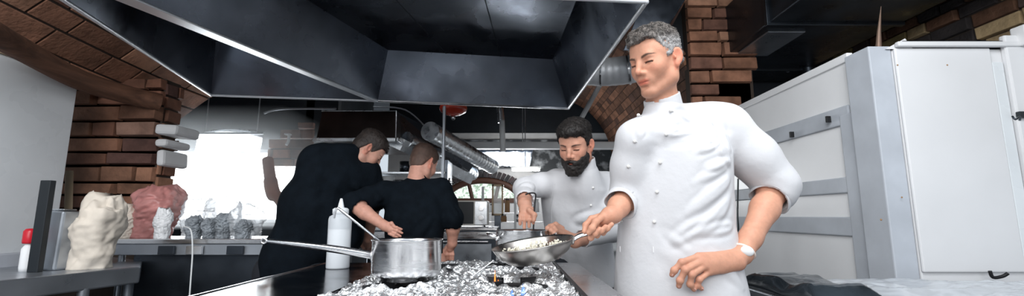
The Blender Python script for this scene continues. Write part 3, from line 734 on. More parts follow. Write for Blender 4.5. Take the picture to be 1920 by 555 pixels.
# wire shelf rack behind with goods, right of the microwave
yr = 5.6
rk = thing('shelf_rack', 'pale steel shelf rack below the arched window', 'shelf', (P(1040, 430, yr).x, yr, 0))
xl, xr = P(905, 400, yr).x, P(1170, 400, yr).x
for py in (398, 416, 440, 470):
    zz = P(960, py, yr).z; MB().box((xl, yr, zz - .012), (xr, yr + .35, zz)).build('shelf', 'bright_steel', rk, bevel=.002)
for x in (xl, P(966, 400, yr).x, P(1090, 400, yr).x, xr):
    MB().box((x - .015, yr - .01, 0), (x + .015, yr + .02, P(960, 350, yr).z)).build('upright', 'white_paint', rk)
MB().box((xl, yr + .33, 0), (xr, yr + .35, P(960, 440, yr).z)).build('back_sheet', 'white_panel', rk)
jt = [('milk', 'white tub'), ('glassy', 'clear glass jar'), ('wicker', 'brown jar'), ('galv', 'steel tin'), ('milk', 'white jar')]
spots = [(922, 398), (938, 398), (951, 398), (978, 398), (992, 398), (1006, 398), (925, 416), (944, 416), (972, 416), (990, 416), (1128, 398), (1140, 398), (1130, 416)]
rel = ['leftmost on the top shelf right of the microwave', 'second from left on the top shelf', 'third from left on the top shelf', 'on the top shelf just right of the upright', 'next to last before the bearded chef\'s hand, top shelf', 'on the top shelf behind the bearded chef\'s raised hand', 'leftmost on the second shelf right of the microwave', 'second on the shelf under the arched window', 'on the second shelf right of the upright', 'on the second shelf behind the chef\'s hand', 'on the top shelf right of the bearded chef', 'farthest right on the top shelf', 'on the second shelf right of the bearded chef']
for i, (px, py) in enumerate(spots):
    zz = P(px, py, yr).z; x = P(px, py, yr).x; m_, nm = jt[i % 5]; h_ = .09 + .03 * (i % 3) if py == 398 else .075; r_ = .032 + .006 * (i % 2)
    t = thing('jar', f'{nm} {rel[i]}', 'jar', (x, yr + .1, zz), 'jars on the pale shelf rack')
    MB().lathe([(0, 0), (r_, 0), (r_, h_ * .8), (r_ * .8, h_ * .9), (r_ * .8, h_), (0, h_)], (x, yr + .1, zz), 16).build('body', m_, t)
    MB().lathe([(0, 0), (r_ * .85, 0), (r_ * .85, .014), (0, .016)], (x, yr + .1, zz + h_), 16).build('lid', 'white_paint' if i % 2 else 'dark_steel', t)
# framed lantern-like glass box right of microwave
t = thing('display_case', 'small wood-framed glass case beside the microwave', 'case', tuple(P(935, 395, 5.2)))
a_, b_ = P(922, 404, 5.2), P(944, 346, 5.2)
MB().box((a_.x, 5.2, a_.z), (b_.x, 5.3, b_.z)).build('glass', 'glassy', t)
f = MB()
for x in (a_.x, b_.x - .02): f.box((x, 5.19, a_.z), (x + .02, 5.21, b_.z))
for zz in (a_.z, b_.z - .02): f.box((a_.x, 5.19, zz), (b_.x, 5.21, zz + .02))
f.build('frame', 'wood_light', t)
MB().box((a_.x + .03, 5.22, 0), (b_.x - .03, 5.28, a_.z)).build('stand', 'dark_steel', t)
# shelving behind the two cooks
ys = 4.75; sh = thing('shelf_rack', 'dark kitchen shelf between the two cooks in black', 'shelf', (P(740, 380, ys).x, ys, 0))
xl, xr = P(640, 400, ys).x, P(835, 400, ys).x
for py in (322, 352, 388, 412):
    zz = P(740, py, ys).z; MB().box((xl, ys, zz - .02), (xr, ys + .35, zz)).build('shelf', 'galv', sh, bevel=.002)
for x in (xl, xr): MB().box((x - .015, ys, 0), (x + .015, ys + .35, P(740, 300, ys).z)).build('upright', 'dark_steel', sh)
k = 0
for (px, py, hh, m_, lab) in ((722, 352, .13, 'white_paint', 'white stacked crockery on the dark shelf, left'), (742, 352, .09, 'steel', 'small steel pan on the dark shelf near the shorter cook\'s shoulder'),
                              (755, 322, .12, 'dark_steel', 'dark pot on the top of the dark shelf left of the shorter cook\'s head'), (722, 388, .08, 'wicker', 'brown basket on the lower dark shelf'),
                              (830, 352, .11, 'steel', 'steel beaker on the dark shelf right of the shorter cook\'s head')):
    x, zz = P(px, py, ys).x, P(px, py, ys).z
    t = thing('pot', lab, 'pot', (x, ys + .12, zz)); r_ = .06
    MB().lathe([(0, 0), (r_, 0), (r_ * 1.05, hh), (r_ * .98, hh), (r_ * .95, .01), (0, .01)], (x, ys + .12, zz), 20).build('body', m_, t)
    MB().tube([Vector((x + r_, ys + .12, zz + hh * .7)), Vector((x + r_ + .025, ys + .12, zz + hh * .6)), Vector((x + r_, ys + .12, zz + hh * .3))], .006, 8).build('handle', m_, t)
# worktable the two cooks work at
wt = thing('work_table', 'dark work table in front of the two cooks in black', 'table', (-1.0, 3.4, 0))
xl, xr = P(560, 470, 3.35).x, P(805, 470, 3.35).x; zz = .93
MB().box((xl, 3.32, zz - .03), (xr, 3.95, zz)).build('worktop', 'steel', wt, bevel=.004)
for x in (xl + .04, xr - .04):
    for y in (3.36, 3.9): MB().tube([Vector((x, y, 0)), Vector((x, y, zz - .03))], .02, 10).build('leg', 'grey_steel', wt)
MB().box((xl, 3.4, .35), (xr, 3.9, .38)).build('undershelf', 'grey_steel', wt)
# white upright behind bearded chef at right
tag(MB().box((P(1128, 400, 3.4).x, 3.4, 0), (P(1137, 400, 3.4).x, 3.46, 1.25)).build('upright_post', 'grey_steel', bevel=.004), 'grey upright leg between the bearded and the grey-haired chef', 'post')

# haze volume added to imitate glare in front of the left window
b = MB().box((-4.3, 3.7, 1.02), (-1.9, 5.5, 2.05)); hz = bpy.data.materials.new('haze'); hz.use_nodes = True; nt = hz.node_tree; nt.nodes.remove(nt.nodes['Principled BSDF'])
vs_ = nt.nodes.new('ShaderNodeVolumeScatter'); vs_.inputs['Density'].default_value = .30; vs_.inputs['Anisotropy'].default_value = .3; vs_.inputs['Color'].default_value = (.92, .96, 1, 1)
nt.links.new(vs_.outputs[0], nt.nodes['Material Output'].inputs['Volume'])
tag(b.build('haze', hz), 'added haze imitating glare in front of the blown-out left window', 'haze', kind='stuff')
# ================================================================= STOVE
ZS = .93
st = thing('stove', 'wide gas stove with a dark left worktop and steel right edge', 'stove', (-.2, 1.45, 0))
HX0, HX1, HY0, HY1 = -.475, .17, .62, 2.02
MB().box((-.80, HY0, .12), (.275, HY1, ZS - .03)).build('body', 'dark_steel', st, bevel=.006)
MB().box((-.80, HY0, ZS - .03), (HX0, HY1, ZS)).build('left_worktop', 'worktop_dark', st, bevel=.006)
MB().box((HX1 + .012, HY0, ZS - .03), (.285, HY1, ZS)).build('right_worktop', 'steel', st, bevel=.005)
MB().box((HX1, HY0, ZS - .03), (HX1 + .012, HY1, ZS + .012)).build('hob_edge', 'black_iron', st, bevel=.002)
MB().box((HX0, HY0, ZS - .05), (HX1, HY1, ZS - .028)).build('hob_base', 'black_iron', st)
MB().box((-.80 - .006, HY0, ZS - .034), (-.80, HY1, ZS + .003)).build('edge_strip', 'bright_steel', st)
for x in (-.76, .24):
    for y in (HY0 + .05, HY1 - .05): MB().tube([Vector((x, y, 0)), Vector((x, y, .12))], .022, 10).build('foot', 'grey_steel', st)
BUR = [(-.31, 1.02), (.0, 1.03), (-.31, 1.37), (.0, 1.38), (-.31, 1.76), (.0, 1.80)]
for (x, y) in BUR:
    bz = ZS - .03
    b = MB().lathe([(0, .03), (.03, .032), (.045, .028), (.05, .018), (.042, .010), (.05, .0)], (x, y, bz), 28)
    o = b.build('burner', 'black_iron', st)
    for k in range(4):
        g = MB()
        a = PI / 4 + k * PI / 2; d = Vector((math.cos(a), math.sin(a), 0)); e = Vector((-d.y, d.x, 0)) * .006
        c0 = Vector((x, y, ZS - .005)) + d * .04; c1 = Vector((x, y, ZS - .005)) + d * .135
        g.hexa([c0 - e, c1 - e - Vector((0, 0, .02)), c1 + e - Vector((0, 0, .02)), c0 + e], [c0 - e + Vector((0, 0, .022)), c1 - e + Vector((0, 0, .017)), c1 + e + Vector((0, 0, .017)), c0 + e + Vector((0, 0, .022))])
        g.build('pan_support', 'black_iron', st, bevel=.002)
# crumpled foil with wells around the burners
nx, ny = 230, 480
xs = np.linspace(HX0 + .002, HX1 - .002, nx); ys = np.linspace(HY0, HY1 - .005, ny); X, Y = np.meshgrid(xs, ys); X = X.ravel(); Y = Y.ravel()
q = np.stack([X * 15, Y * 15, X * 0 + 2.2], 1); w = np.stack([vnoise(q * .6 + 5), vnoise(q * .6 + 50), X * 0], 1)
n1 = 1 - np.abs(vnoise(q + w * 1.5)) * 2; n2 = 1 - np.abs(vnoise(q * 2.3 + 9 + w)) * 2; n3 = 1 - np.abs(vnoise(q * 5.1 + 31 + w)) * 2; n4 = 1 - np.abs(vnoise(q * 9.7 + 77 + w)) * 2
Z = .5 * n1 + .32 * n2 + .22 * n3 + .11 * n4
Z = ZS - .004 + .016 * Z
for (bx, by) in BUR:
    a = np.arctan2(Y - by, X - bx); r = np.hypot(X - bx, Y - by); rr = .085 + .012 * np.sin(3 * a + bx * 20) + .01 * np.sin(7 * a + by * 9)
    t = np.clip((r - rr + .02) / .04, 0, 1); t = t * t * (3 - 2 * t)
    lip = np.exp(-((r - rr - .03) / .018) ** 2)
    Z = Z * t + (1 - t) * (ZS - .027) + lip * .013
Z += .010 * np.exp(-((X - (bx * 0 - .155)) / .03) ** 2)
jit = np.random.RandomState(5).uniform(-1, 1, (X.size, 2)) * .0007
V = np.stack([X + jit[:, 0], Y + jit[:, 1], Z], 1)
faces = []
Xr = X.reshape(ny, nx); Yr = Y.reshape(ny, nx)
dead = np.zeros((ny, nx), bool)
for (bx, by) in BUR: dead |= np.hypot(Xr - bx, Yr - by) < .050
for j in range(ny - 1):
    for i in range(nx - 1):
        if not dead[j, i]: faces.append((j * nx + i, j * nx + i + 1, (j + 1) * nx + i + 1, (j + 1) * nx + i))
mb = MB(); mb.add(V.tolist(), faces, None, False)
o = mb.build('foil_cover', 'foil'); tag(o, 'crumpled silver foil lining spread over the whole hob', 'foil')
# loose crumpled foil ridges standing up at the back and front
def flame(px, py, Y, h, r, m, lab):
    c = P(px, py, Y); mb = MB(); mb.lathe([(0, 0), (r, h * .12), (r * .8, h * .4), (r * .35, h * .75), (0, h)], c, 10)
    tag(mb.build('flame', m), lab, 'flame')
flame(928, 534, 1.34, .042, .0024, 'flame_orange', 'thin orange flame licking up from the middle burner')
flame(934, 536, 1.34, .018, .003, 'flame_orange', 'tiny orange flame beside the taller one')
flame(981, 556, 1.13, .030, .006, 'flame_blue', 'blue flame at the front burner by the frame edge')
flame(960, 557, 1.13, .018, .005, 'flame_blue', 'smaller blue flame left of the other blue one')
# skewer on foil
tag(MB().tube([P(885, 520, 1.42), P(922, 492, 1.85)], .0035, 8).build('skewer', 'bright_steel'), 'thin steel skewer lying on the foil between the burners', 'skewer')

# ---- saucepan
SX, SY, SZ = -.310, 1.37, ZS + .017
sp = thing('saucepan', 'shiny steel saucepan with a long handle on the front left burner', 'saucepan', (SX, SY, SZ))
R = .1005; H = .113
MB().lathe([(0, 0), (R * .80, 0), (R * .86, .004), (R * .88, .010), (R * .93, .012), (R * .985, .020), (R, .034), (R, H - .004), (R * 1.035, H), (R * 1.03, H + .003),
            (R * .985, H - .002), (R * .97, .03), (R * .8, .008), (0, .008)], (SX, SY, SZ), 72).build('body', 'steel', sp)
h0 = Vector((SX - R + .004, SY - .012, P(705, 479, 1.36).z)); h3 = P(500, 452, 1.2); h1 = h0.lerp(h3, .33) + Vector((0, 0, .003)); h2 = h0.lerp(h3, .7) + Vector((0, 0, .002))
b = MB(); pts = spline([h0, h1, h2, h3], 8)
b.tube(pts, [.0135 - .0085 * (i / len(pts)) ** 2.2 for i in range(len(pts))], 14, flat=.85); b.build('handle', 'steel', sp)
MB().sphere(h0 + Vector((.0, 0, 0)), (.006, .02, .02), 14, 10).build('handle_plate', 'bright_steel', sp)
rg = [h3 + Vector((-.007 + .007 * math.cos(a), 0, .006 * math.sin(a))) for a in [2 * PI * i / 14 for i in range(14)]]
MB().tube(rg, .003, 8, close=True).build('hanging_ring', 'steel', sp)
# ladle in it
ld = thing('ladle', 'thin steel ladle leaning out of the saucepan over the squeeze bottle', 'ladle', (SX - .05, SY, SZ + .02))
l0 = Vector((SX - .03, SY + .02, SZ + .03)); l1 = P(716, 455, 1.36); l2 = P(638, 393, 1.33)
MB().tube([l0, l1, l2] , [.0035, .0035, .0042], 10).build('handle', 'bright_steel', ld)
MB().tube(spline([l2, l2 + Vector((-.008, 0, .004)), l2 + Vector((-.014, 0, -.006)), l2 + Vector((-.017, 0, -.025))], 5), .0035, 8).build('hook', 'bright_steel', ld)
MB().lathe([(0, -.02), (.02, -.017), (.032, 0), (.030, 0), (.018, -.014), (0, -.017)], l0, 20).build('bowl', 'bright_steel', ld)

# ---- squeeze bottle
c = PZ(633, 503, ZS); c.z = ZS
sb = thing('squeeze_bottle', 'translucent white squeeze bottle with nozzle on the dark worktop', 'bottle', tuple(c))
w_ = .0435; zt_ = P(638, 402, c.y).z - ZS
MB().lathe([(0, 0), (w_ * .95, 0), (w_, .005), (w_, zt_ * .9), (w_ * .93, zt_ * .96), (w_ * .62, zt_), (w_ * .60, zt_ + .004)], c, 36).build('bottle_body', 'squeeze', sb)
MB().lathe([(0, .003), (w_ * .93, .003), (w_ * .95, .006), (w_ * .95, zt_ * .72), (0, zt_ * .72)], c, 36).build('liquid', 'milk', sb)
MB().lathe([(w_ * .58, zt_), (w_ * .70, zt_ + .002), (w_ * .70, zt_ + .02), (w_ * .55, zt_ + .025), (w_ * .28, zt_ + .027), (w_ * .2, zt_ + .045), (w_ * .10, zt_ + .062), (0, zt_ + .063)], c, 28).build('cap', 'squeeze_cap', sb)
# ---- rear pot
cy = 1.85; xa, xb = P(930, 440, cy).x, P(1026, 440, cy).x; R = (xb - xa) / 2; cx = (xa + xb) / 2; zp = ZS + .017; H = P(975, 432, cy).z - zp
pt = thing('stock_pot', 'steel pot with two loop handles behind the frying pan', 'pot', (cx, cy, zp))
MB().lathe([(0, 0), (R * .93, 0), (R, .012), (R, H - .003), (R * 1.03, H), (R * 1.02, H + .003), (R * .98, H), (R * .97, .012), (0, .010)], (cx, cy, zp), 64).build('body', 'steel', pt)
for s in (-1, 1):
    a = Vector((cx + s * R * .92, cy - .06, zp + H - .028)); b_ = Vector((cx + s * R * .92, cy + .04, zp + H - .028)); o_ = Vector((s * .038, 0, .016))
    MB().tube(spline([a, a + o_ * .8, (a + b_) / 2 + o_ * 1.1, b_ + o_ * .8, b_], 6), .0048, 10).build('loop_handle', 'bright_steel', pt)
    for q in (a, b_): MB().sphere(q, .011, 10, 8).build('handle_rivet', 'bright_steel', pt)
MB().lathe([(0, H * .72), (R * .97, H * .72)], (cx, cy, zp), 48).build('broth', 'cream_knob', pt)

# ---- frying pan (held, tilted)
pc = P(1001, 470, 1.43)
rot = Matrix.Rotation(math.radians(-9), 3, 'Y') @ Matrix.Rotation(math.radians(4), 3, 'X')
fp = thing('frying_pan', 'tilted steel frying pan of white chopped food held over the rear burner', 'pan', tuple(pc))
R = .127; H = .052; base = pc + rot @ Vector((0, 0, -.030))
MB().lathe([(0, 0), (R * .62, 0), (R * .66, .004), (R * .70, .006), (R * .86, .022), (R * .96, .042), (R * 1.0, H), (R * 1.015, H + .001), (R * 1.01, H + .004), (R * .98, H),
            (R * .93, .042), (R * .83, .024), (R * .66, .008), (0, .005)], base, 72, rot=rot).build('body', 'steel_pan', fp)
hA = base + rot @ Vector((R * .97, .0, H * .82)); hB = P(1082, 446, 1.42); hC = P(1108, 435, 1.42); hD = P(1160, 414, 1.44)
pts = spline([hA, hA.lerp(hC, .35) + Vector((0, 0, .004)), hC, hD], 8)
MB().tube(pts, [.0095] * 8 + [.010] * 8 + [.0115] * 9, 14, flat=.7).build('handle', 'bright_steel', fp)
MB().sphere(hA, (.006, .018, .014), 12, 8).build('handle_plate', 'steel_pan', fp)
ring = []
fd = MB(); rs = np.random.RandomState(2)
for i in range(700):
    a = rs.uniform(0, 2 * PI); r_ = R * .82 * math.sqrt(rs.uniform(0, 1)); hh = .010 + rs.uniform(0, .020) + .030 * max(0, (r_ / (R * .82)) - .5)
    q = base + rot @ Vector((r_ * math.cos(a), r_ * math.sin(a), hh)); e = Euler((rs.uniform(0, 3), rs.uniform(0, 3), rs.uniform(0, 3))).to_matrix()
    s_ = rs.uniform(.0022, .0055); fd.box(q - Vector((s_, s_ * .7, s_ * .4)), q + Vector((s_, s_ * .7, s_ * .4)), e)
o = fd.build('chopped_food', 'rice', None, bevel=.001); tag(o, 'white chopped food heaped in the tilted frying pan', 'food', kind='stuff')
# a few tossed pieces on the pan's far wall
for k, (px, py) in enumerate(((1040, 461), (1048, 456), (1046, 449), (1060, 454), (1033, 458), (1024, 462))):
    c = P(px, py, 1.50 if px < 1050 else 1.47)
    e = Euler((k, k * 2, k)).to_matrix()

# ================================================================= LIGHT
W = bpy.data.worlds.new('world'); bpy.context.scene.world = W; W.use_nodes = True
bg = W.node_tree.nodes['Background']; bg.inputs['Color'].default_value = (.80, .90, 1.0, 1); bg.inputs['Strength'].default_value = .8
def area(name, loc, target, sx, sy, power, col=(1, 1, 1), spread=180):
    l = bpy.data.lights.new(name, 'AREA'); l.shape = 'RECTANGLE'; l.size = sx; l.size_y = sy; l.energy = power; l.color = col; l.spread = math.radians(spread)
    o = bpy.data.objects.new(name, l); C.objects.link(o); o.location = loc
    o.rotation_euler = (Vector(target) - Vector(loc)).to_track_quat('-Z', 'Y').to_euler(); return o
area('soft_key_behind', (-.6, -1.7, 2.3), (.4, 2.0, 1.2), 3.2, 1.6, 84, (1, .98, .96))  # added soft key light behind the camera, brightens the chefs
area('cabinet_fill', (.75, .7, 2.6), (1.76, 3.0, 1.3), 1.2, .6, 32, (.95, .98, 1))  # added fill light to brighten the sides of the white cabinets
area('panel_fill', (-1.3, .3, 2.7), (-2.9, 2.2, 1.2), 1.2, .6, 34, (.95, .97, 1))  # added fill light to brighten the pale panel on the left
area('window_light_left', (-3.3, 5.5, 1.5), (-1.8, 2.5, 1.2), 1.5, .8, 60, (.88, .95, 1))
area('window_light_back', (-.3, 7.7, 1.7), (-.3, 4.0, 1.2), 1.6, .6, 40, (.95, .98, 1))
area('bay_lamp', (.2, 6.9, 2.0), (-.1, 8.0, 1.7), .8, .3, 13, (1, .98, .95))
area('cook_lamp', (-.6, 3.4, 2.6), (-.8, 3.3, 0), .8, .5, 8, (.95, .97, 1))
sc = bpy.context.scene
sc.view_settings.view_transform = 'Standard'; sc.view_settings.look = 'None'; sc.view_settings.exposure = 0; sc.view_settings.gamma = 1
sc.view_settings.use_curve_mapping = False
# ================================================================= PEOPLE: sculpted as smooth blends of tapered limbs, one skin per body
def axis(lo, hi, fine=(), h=.008, hf=.0025):
    """grid coordinates, fine inside the given ranges"""
    out = [lo]; x = lo
    while x < hi:
        d = h
        for r in fine:
            a, b = r[0], r[1]; f_ = r[2] if len(r) > 2 else hf
            if a - .03 <= x <= b + .03: d = min(d, f_ if a <= x <= b else f_ * 1.8)
            elif x < a - .03 and x + d > a - .03: d = min(d, max(f_, a - .03 - x + 1e-4))
        x += d; out.append(x)
    return np.array(out, np.float32)
class Field:
    def __init__(s, xs, ys, zs):
        s.xs, s.ys, s.zs = xs, ys, zs; s.D = np.full((len(xs), len(ys), len(zs)), .08, np.float32)
    def sub(s, lo, hi, pad):
        i = [np.searchsorted(a, l - pad) for a, l in zip((s.xs, s.ys, s.zs), lo)]
        j = [np.searchsorted(a, h + pad) for a, h in zip((s.xs, s.ys, s.zs), hi)]
        sl = tuple(slice(max(0, a - 1), b + 1) for a, b in zip(i, j))
        return sl, s.xs[sl[0]][:, None, None], s.ys[sl[1]][None, :, None], s.zs[sl[2]][None, None, :]
    def op(s, sl, d, k, mode):
        A = s.D[sl]
        if A.size == 0: return
        if mode == 'u':
            h = np.clip(.5 + .5 * (A - d) / k, 0, 1); s.D[sl] = A + (d - A) * h - k * h * (1 - h)
        else:
            h = np.clip(.5 - .5 * (A + d) / k, 0, 1); s.D[sl] = A + (-d - A) * h + k * h * (1 - h)
    def cap(s, a, b, ra, rb, k=.02, mode='u', fr=None, flat=None):
        if fr is not None: a = fr[1] + fr[0] @ Vector(a); b = fr[1] + fr[0] @ Vector(b)
        a = np.array(a, np.float32); b = np.array(b, np.float32); r = max(ra, rb)
        sl, X, Y, Z = s.sub(np.minimum(a, b) - r, np.maximum(a, b) + r, k + .012)
        ab = b - a; L = float(ab @ ab) + 1e-12
        px, py, pz = X - a[0], Y - a[1], Z - a[2]
        t = np.clip((px * ab[0] + py * ab[1] + pz * ab[2]) / L, 0, 1)
        qx, qy, qz = px - t * ab[0], py - t * ab[1], pz - t * ab[2]
        if flat is not None:      # (axis vector, factor): thinner along that axis
            n = np.array(flat[0], np.float32); n /= np.linalg.norm(n); dn = qx * n[0] + qy * n[1] + qz * n[2]; g = 1 / flat[1] - 1
            qx, qy, qz = qx + n[0] * dn * g, qy + n[1] * dn * g, qz + n[2] * dn * g
        d = np.sqrt(qx * qx + qy * qy + qz * qz) - (ra + t * (rb - ra))
        s.op(sl, d.astype(np.float32), k, mode)
    def chain(s, pts, rs, k=.02, mode='u', flat=None, fr=None):
        for i in range(len(pts) - 1): s.cap(pts[i], pts[i + 1], rs[i], rs[i + 1], k, mode, fr, flat)
    def ell(s, c, r, k=.02, mode='u', fr=None, rot=None):
        R = Matrix.Identity(3) if rot is None else rot; c = Vector(c)
        if fr is not None: R = fr[0] @ R; c = fr[1] + fr[0] @ c
        m = max(r); sl, X, Y, Z = s.sub(np.array(c) - m, np.array(c) + m, k + .012)
        px, py, pz = X - c.x, Y - c.y, Z - c.z
        q = [R[0][i] * px + R[1][i] * py + R[2][i] * pz for i in range(3)]
        k0 = np.sqrt(sum((q[i] / r[i]) ** 2 for i in range(3))); k1 = np.sqrt(sum((q[i] / r[i] ** 2) ** 2 for i in range(3))) + 1e-6
        s.op(sl, (k0 * (k0 - 1) / k1).astype(np.float32), k, mode)
    def loft(s, secs, k=.03, fr=None, mode='u', pw=2.3):
        """secs: (t, cx, cy, rx, ry) elliptical sections along the local z axis of fr"""
        R, o = fr if fr is not None else (Matrix.Identity(3), Vector((0, 0, 0)))
        pts = []
        for (t, cx, cy, rx, ry) in secs:
            for sx in (-1, 1):
                for sy in (-1, 1): pts.append(o + R @ Vector((cx + sx * rx, cy + sy * ry, t)))
        pts = np.array(pts); sl, X, Y, Z = s.sub(pts.min(0), pts.max(0), k + .02)
        px, py, pz = X - o.x, Y - o.y, Z - o.z
        q = [R[0][i] * px + R[1][i] * py + R[2][i] * pz for i in range(3)]
        ts = [a[0] for a in secs]; f_ = lambda i: np.interp(q[2], ts, [a[i] for a in secs]).astype(np.float32)
        cx, cy, rx, ry = f_(1), f_(2), f_(3), f_(4)
        e = (np.abs((q[0] - cx) / rx) ** pw + np.abs((q[1] - cy) / ry) ** pw) ** (1 / pw)
        d = (e - 1) * np.minimum(rx, ry); d = np.maximum(d, np.maximum(ts[0] - q[2], q[2] - ts[-1]))
        s.op(sl, d.astype(np.float32), k, mode)
    def cut(s, p, n, box=None):
        """keep the side the normal n points away from"""
        n = Vector(n).normalized(); p = Vector(p)
        if box is None: sl = (slice(None),) * 3; X, Y, Z = s.xs[:, None, None], s.ys[None, :, None], s.zs[None, None, :]
        else: sl, X, Y, Z = s.sub(np.array(box[0]), np.array(box[1]), 0)
        d = (X - p.x) * n.x + (Y - p.y) * n.y + (Z - p.z) * n.z
        s.D[sl] = np.maximum(s.D[sl], d.astype(np.float32))
    def mesh(s):
        D = s.D; D[0] = D[-1] = .05; D[:, 0] = D[:, -1] = .05; D[:, :, 0] = D[:, :, -1] = .05
        ins = D < 0; nx, ny, nz = D.shape
        n = np.zeros((nx - 1, ny - 1, nz - 1), np.uint8)
        for a in (0, 1):
            for b in (0, 1):
                for c in (0, 1): n += ins[a:nx - 1 + a, b:ny - 1 + b, c:nz - 1 + c]
        I, J, K = np.nonzero((n > 0) & (n < 8)); vid = np.full(n.shape, -1, np.int32); vid[I, J, K] = np.arange(len(I))
        acc = np.zeros((len(I), 3)); cnt = np.zeros(len(I)); G = (s.xs, s.ys, s.zs); idx = (I, J, K)
        for ax in range(3):
            o = [q for q in range(3) if q != ax]
            for u in (0, 1):
                for v in (0, 1):
                    a = list(idx); a[o[0]] = a[o[0]] + u; a[o[1]] = a[o[1]] + v; b = list(a); b[ax] = b[ax] + 1
                    da, db = D[tuple(a)], D[tuple(b)]; m = (da < 0) != (db < 0); t = da[m] / (da[m] - db[m])
                    p = np.stack([G[q][a[q][m]] for q in range(3)], 1).astype(float); p[:, ax] += t * (G[ax][b[ax][m]] - G[ax][a[ax][m]])
                    acc[m] += p; cnt[m] += 1
        V = acc / cnt[:, None]; Fs = []
        for ax in range(3):
            o = [q for q in range(3) if q != ax]
            A = [slice(1, -1)] * 3; A[ax] = slice(0, -1); B = [slice(1, -1)] * 3; B[ax] = slice(1, None)
            sa, sb = ins[tuple(A)], ins[tuple(B)]; E = np.array(np.nonzero(sa != sb)); 
            e = [E[0], E[1], E[2]]; sgn = sa[tuple(E)]
            for q in o: e[q] = e[q] + 1
            def cell(du, dv):
                c = list(e); c[o[0]] = c[o[0]] - du; c[o[1]] = c[o[1]] - dv; return vid[tuple(c)]
            q4 = np.stack([cell(1, 1), cell(0, 1), cell(0, 0), cell(1, 0)], 1)
            flip = sgn if ax != 1 else ~sgn
            q4[~flip] = q4[~flip][:, ::-1]; Fs.append(q4)
        Q = np.concatenate(Fs); Q = Q[(Q >= 0).all(1)]
        return V, Q
def relax(V, Q, it=1, w=.5):
    for _ in range(it):
        S = np.zeros_like(V); c = np.zeros(len(V))
        for a, b in ((0, 1), (1, 2), (2, 3), (3, 0)):
            np.add.at(S, Q[:, a], V[Q[:, b]]); np.add.at(c, Q[:, a], 1); np.add.at(S, Q[:, b], V[Q[:, a]]); np.add.at(c, Q[:, b], 1)
        V = V * (1 - w) + w * S / np.maximum(c, 1)[:, None]
    return V
def vnormals(V, Q):
    n = np.cross(V[Q[:, 2]] - V[Q[:, 0]], V[Q[:, 3]] - V[Q[:, 1]]); N = np.zeros_like(V)
    for i in range(4): np.add.at(N, Q[:, i], n)
    return N / (np.linalg.norm(N, axis=1)[:, None] + 1e-12)
def put(name, V, Q, mats, parent, cols=None, label=None):
    me = bpy.data.meshes.new(name); me.vertices.add(len(V)); me.vertices.foreach_set('co', V.astype(np.float32).ravel())
    me.loops.add(Q.size); me.loops.foreach_set('vertex_index', Q.ravel().astype(np.int32)); me.polygons.add(len(Q))
    me.polygons.foreach_set('loop_start', np.arange(0, Q.size, 4, dtype=np.int32)); me.polygons.foreach_set('loop_total', np.full(len(Q), 4, np.int32))
    me.polygons.foreach_set('use_smooth', np.ones(len(Q), bool)); me.update(calc_edges=True); me.validate()
    for m in (mats if isinstance(mats, list) else [mats]): me.materials.append(M(m))
    if cols is not None:
        ca = me.color_attributes.new('Col', 'FLOAT_COLOR', 'POINT'); ca.data.foreach_set('color', np.concatenate([cols, np.ones((len(V), 1))], 1).astype(np.float32).ravel())
    o = bpy.data.objects.new(name, me); C.objects.link(o); o.parent = parent; o.matrix_parent_inverse = Matrix.Translation(parent.location).inverted()
    if label: o['label'] = label
    return o
mat('skin', (.8, .5, .4), .5, attr=True, cvar=.10, cscale=60, bump=.08, bscale=260, sss=.12, spec=.35)
mat('white_cloth', (.61, .61, .63), .85, bump=.10, bscale=60, sheen=.1)
mat('white_cloth_hem', (.80, .80, .82), .85)
mat('black_cloth', (.0045, .0075, .0115), .9, spec=.12, bump=.2, bscale=90, cvar=.3, cscale=20)
mat('dark_trousers', (.012, .014, .02), .85, bump=.15, bscale=60)
mat('hair', (.2, .2, .2), .62, attr=True, bump=.2, bscale=200)
mat('button_white', (.72, .71, .69), .35)
mat('shoe_leather', (.01, .01, .01), .3)

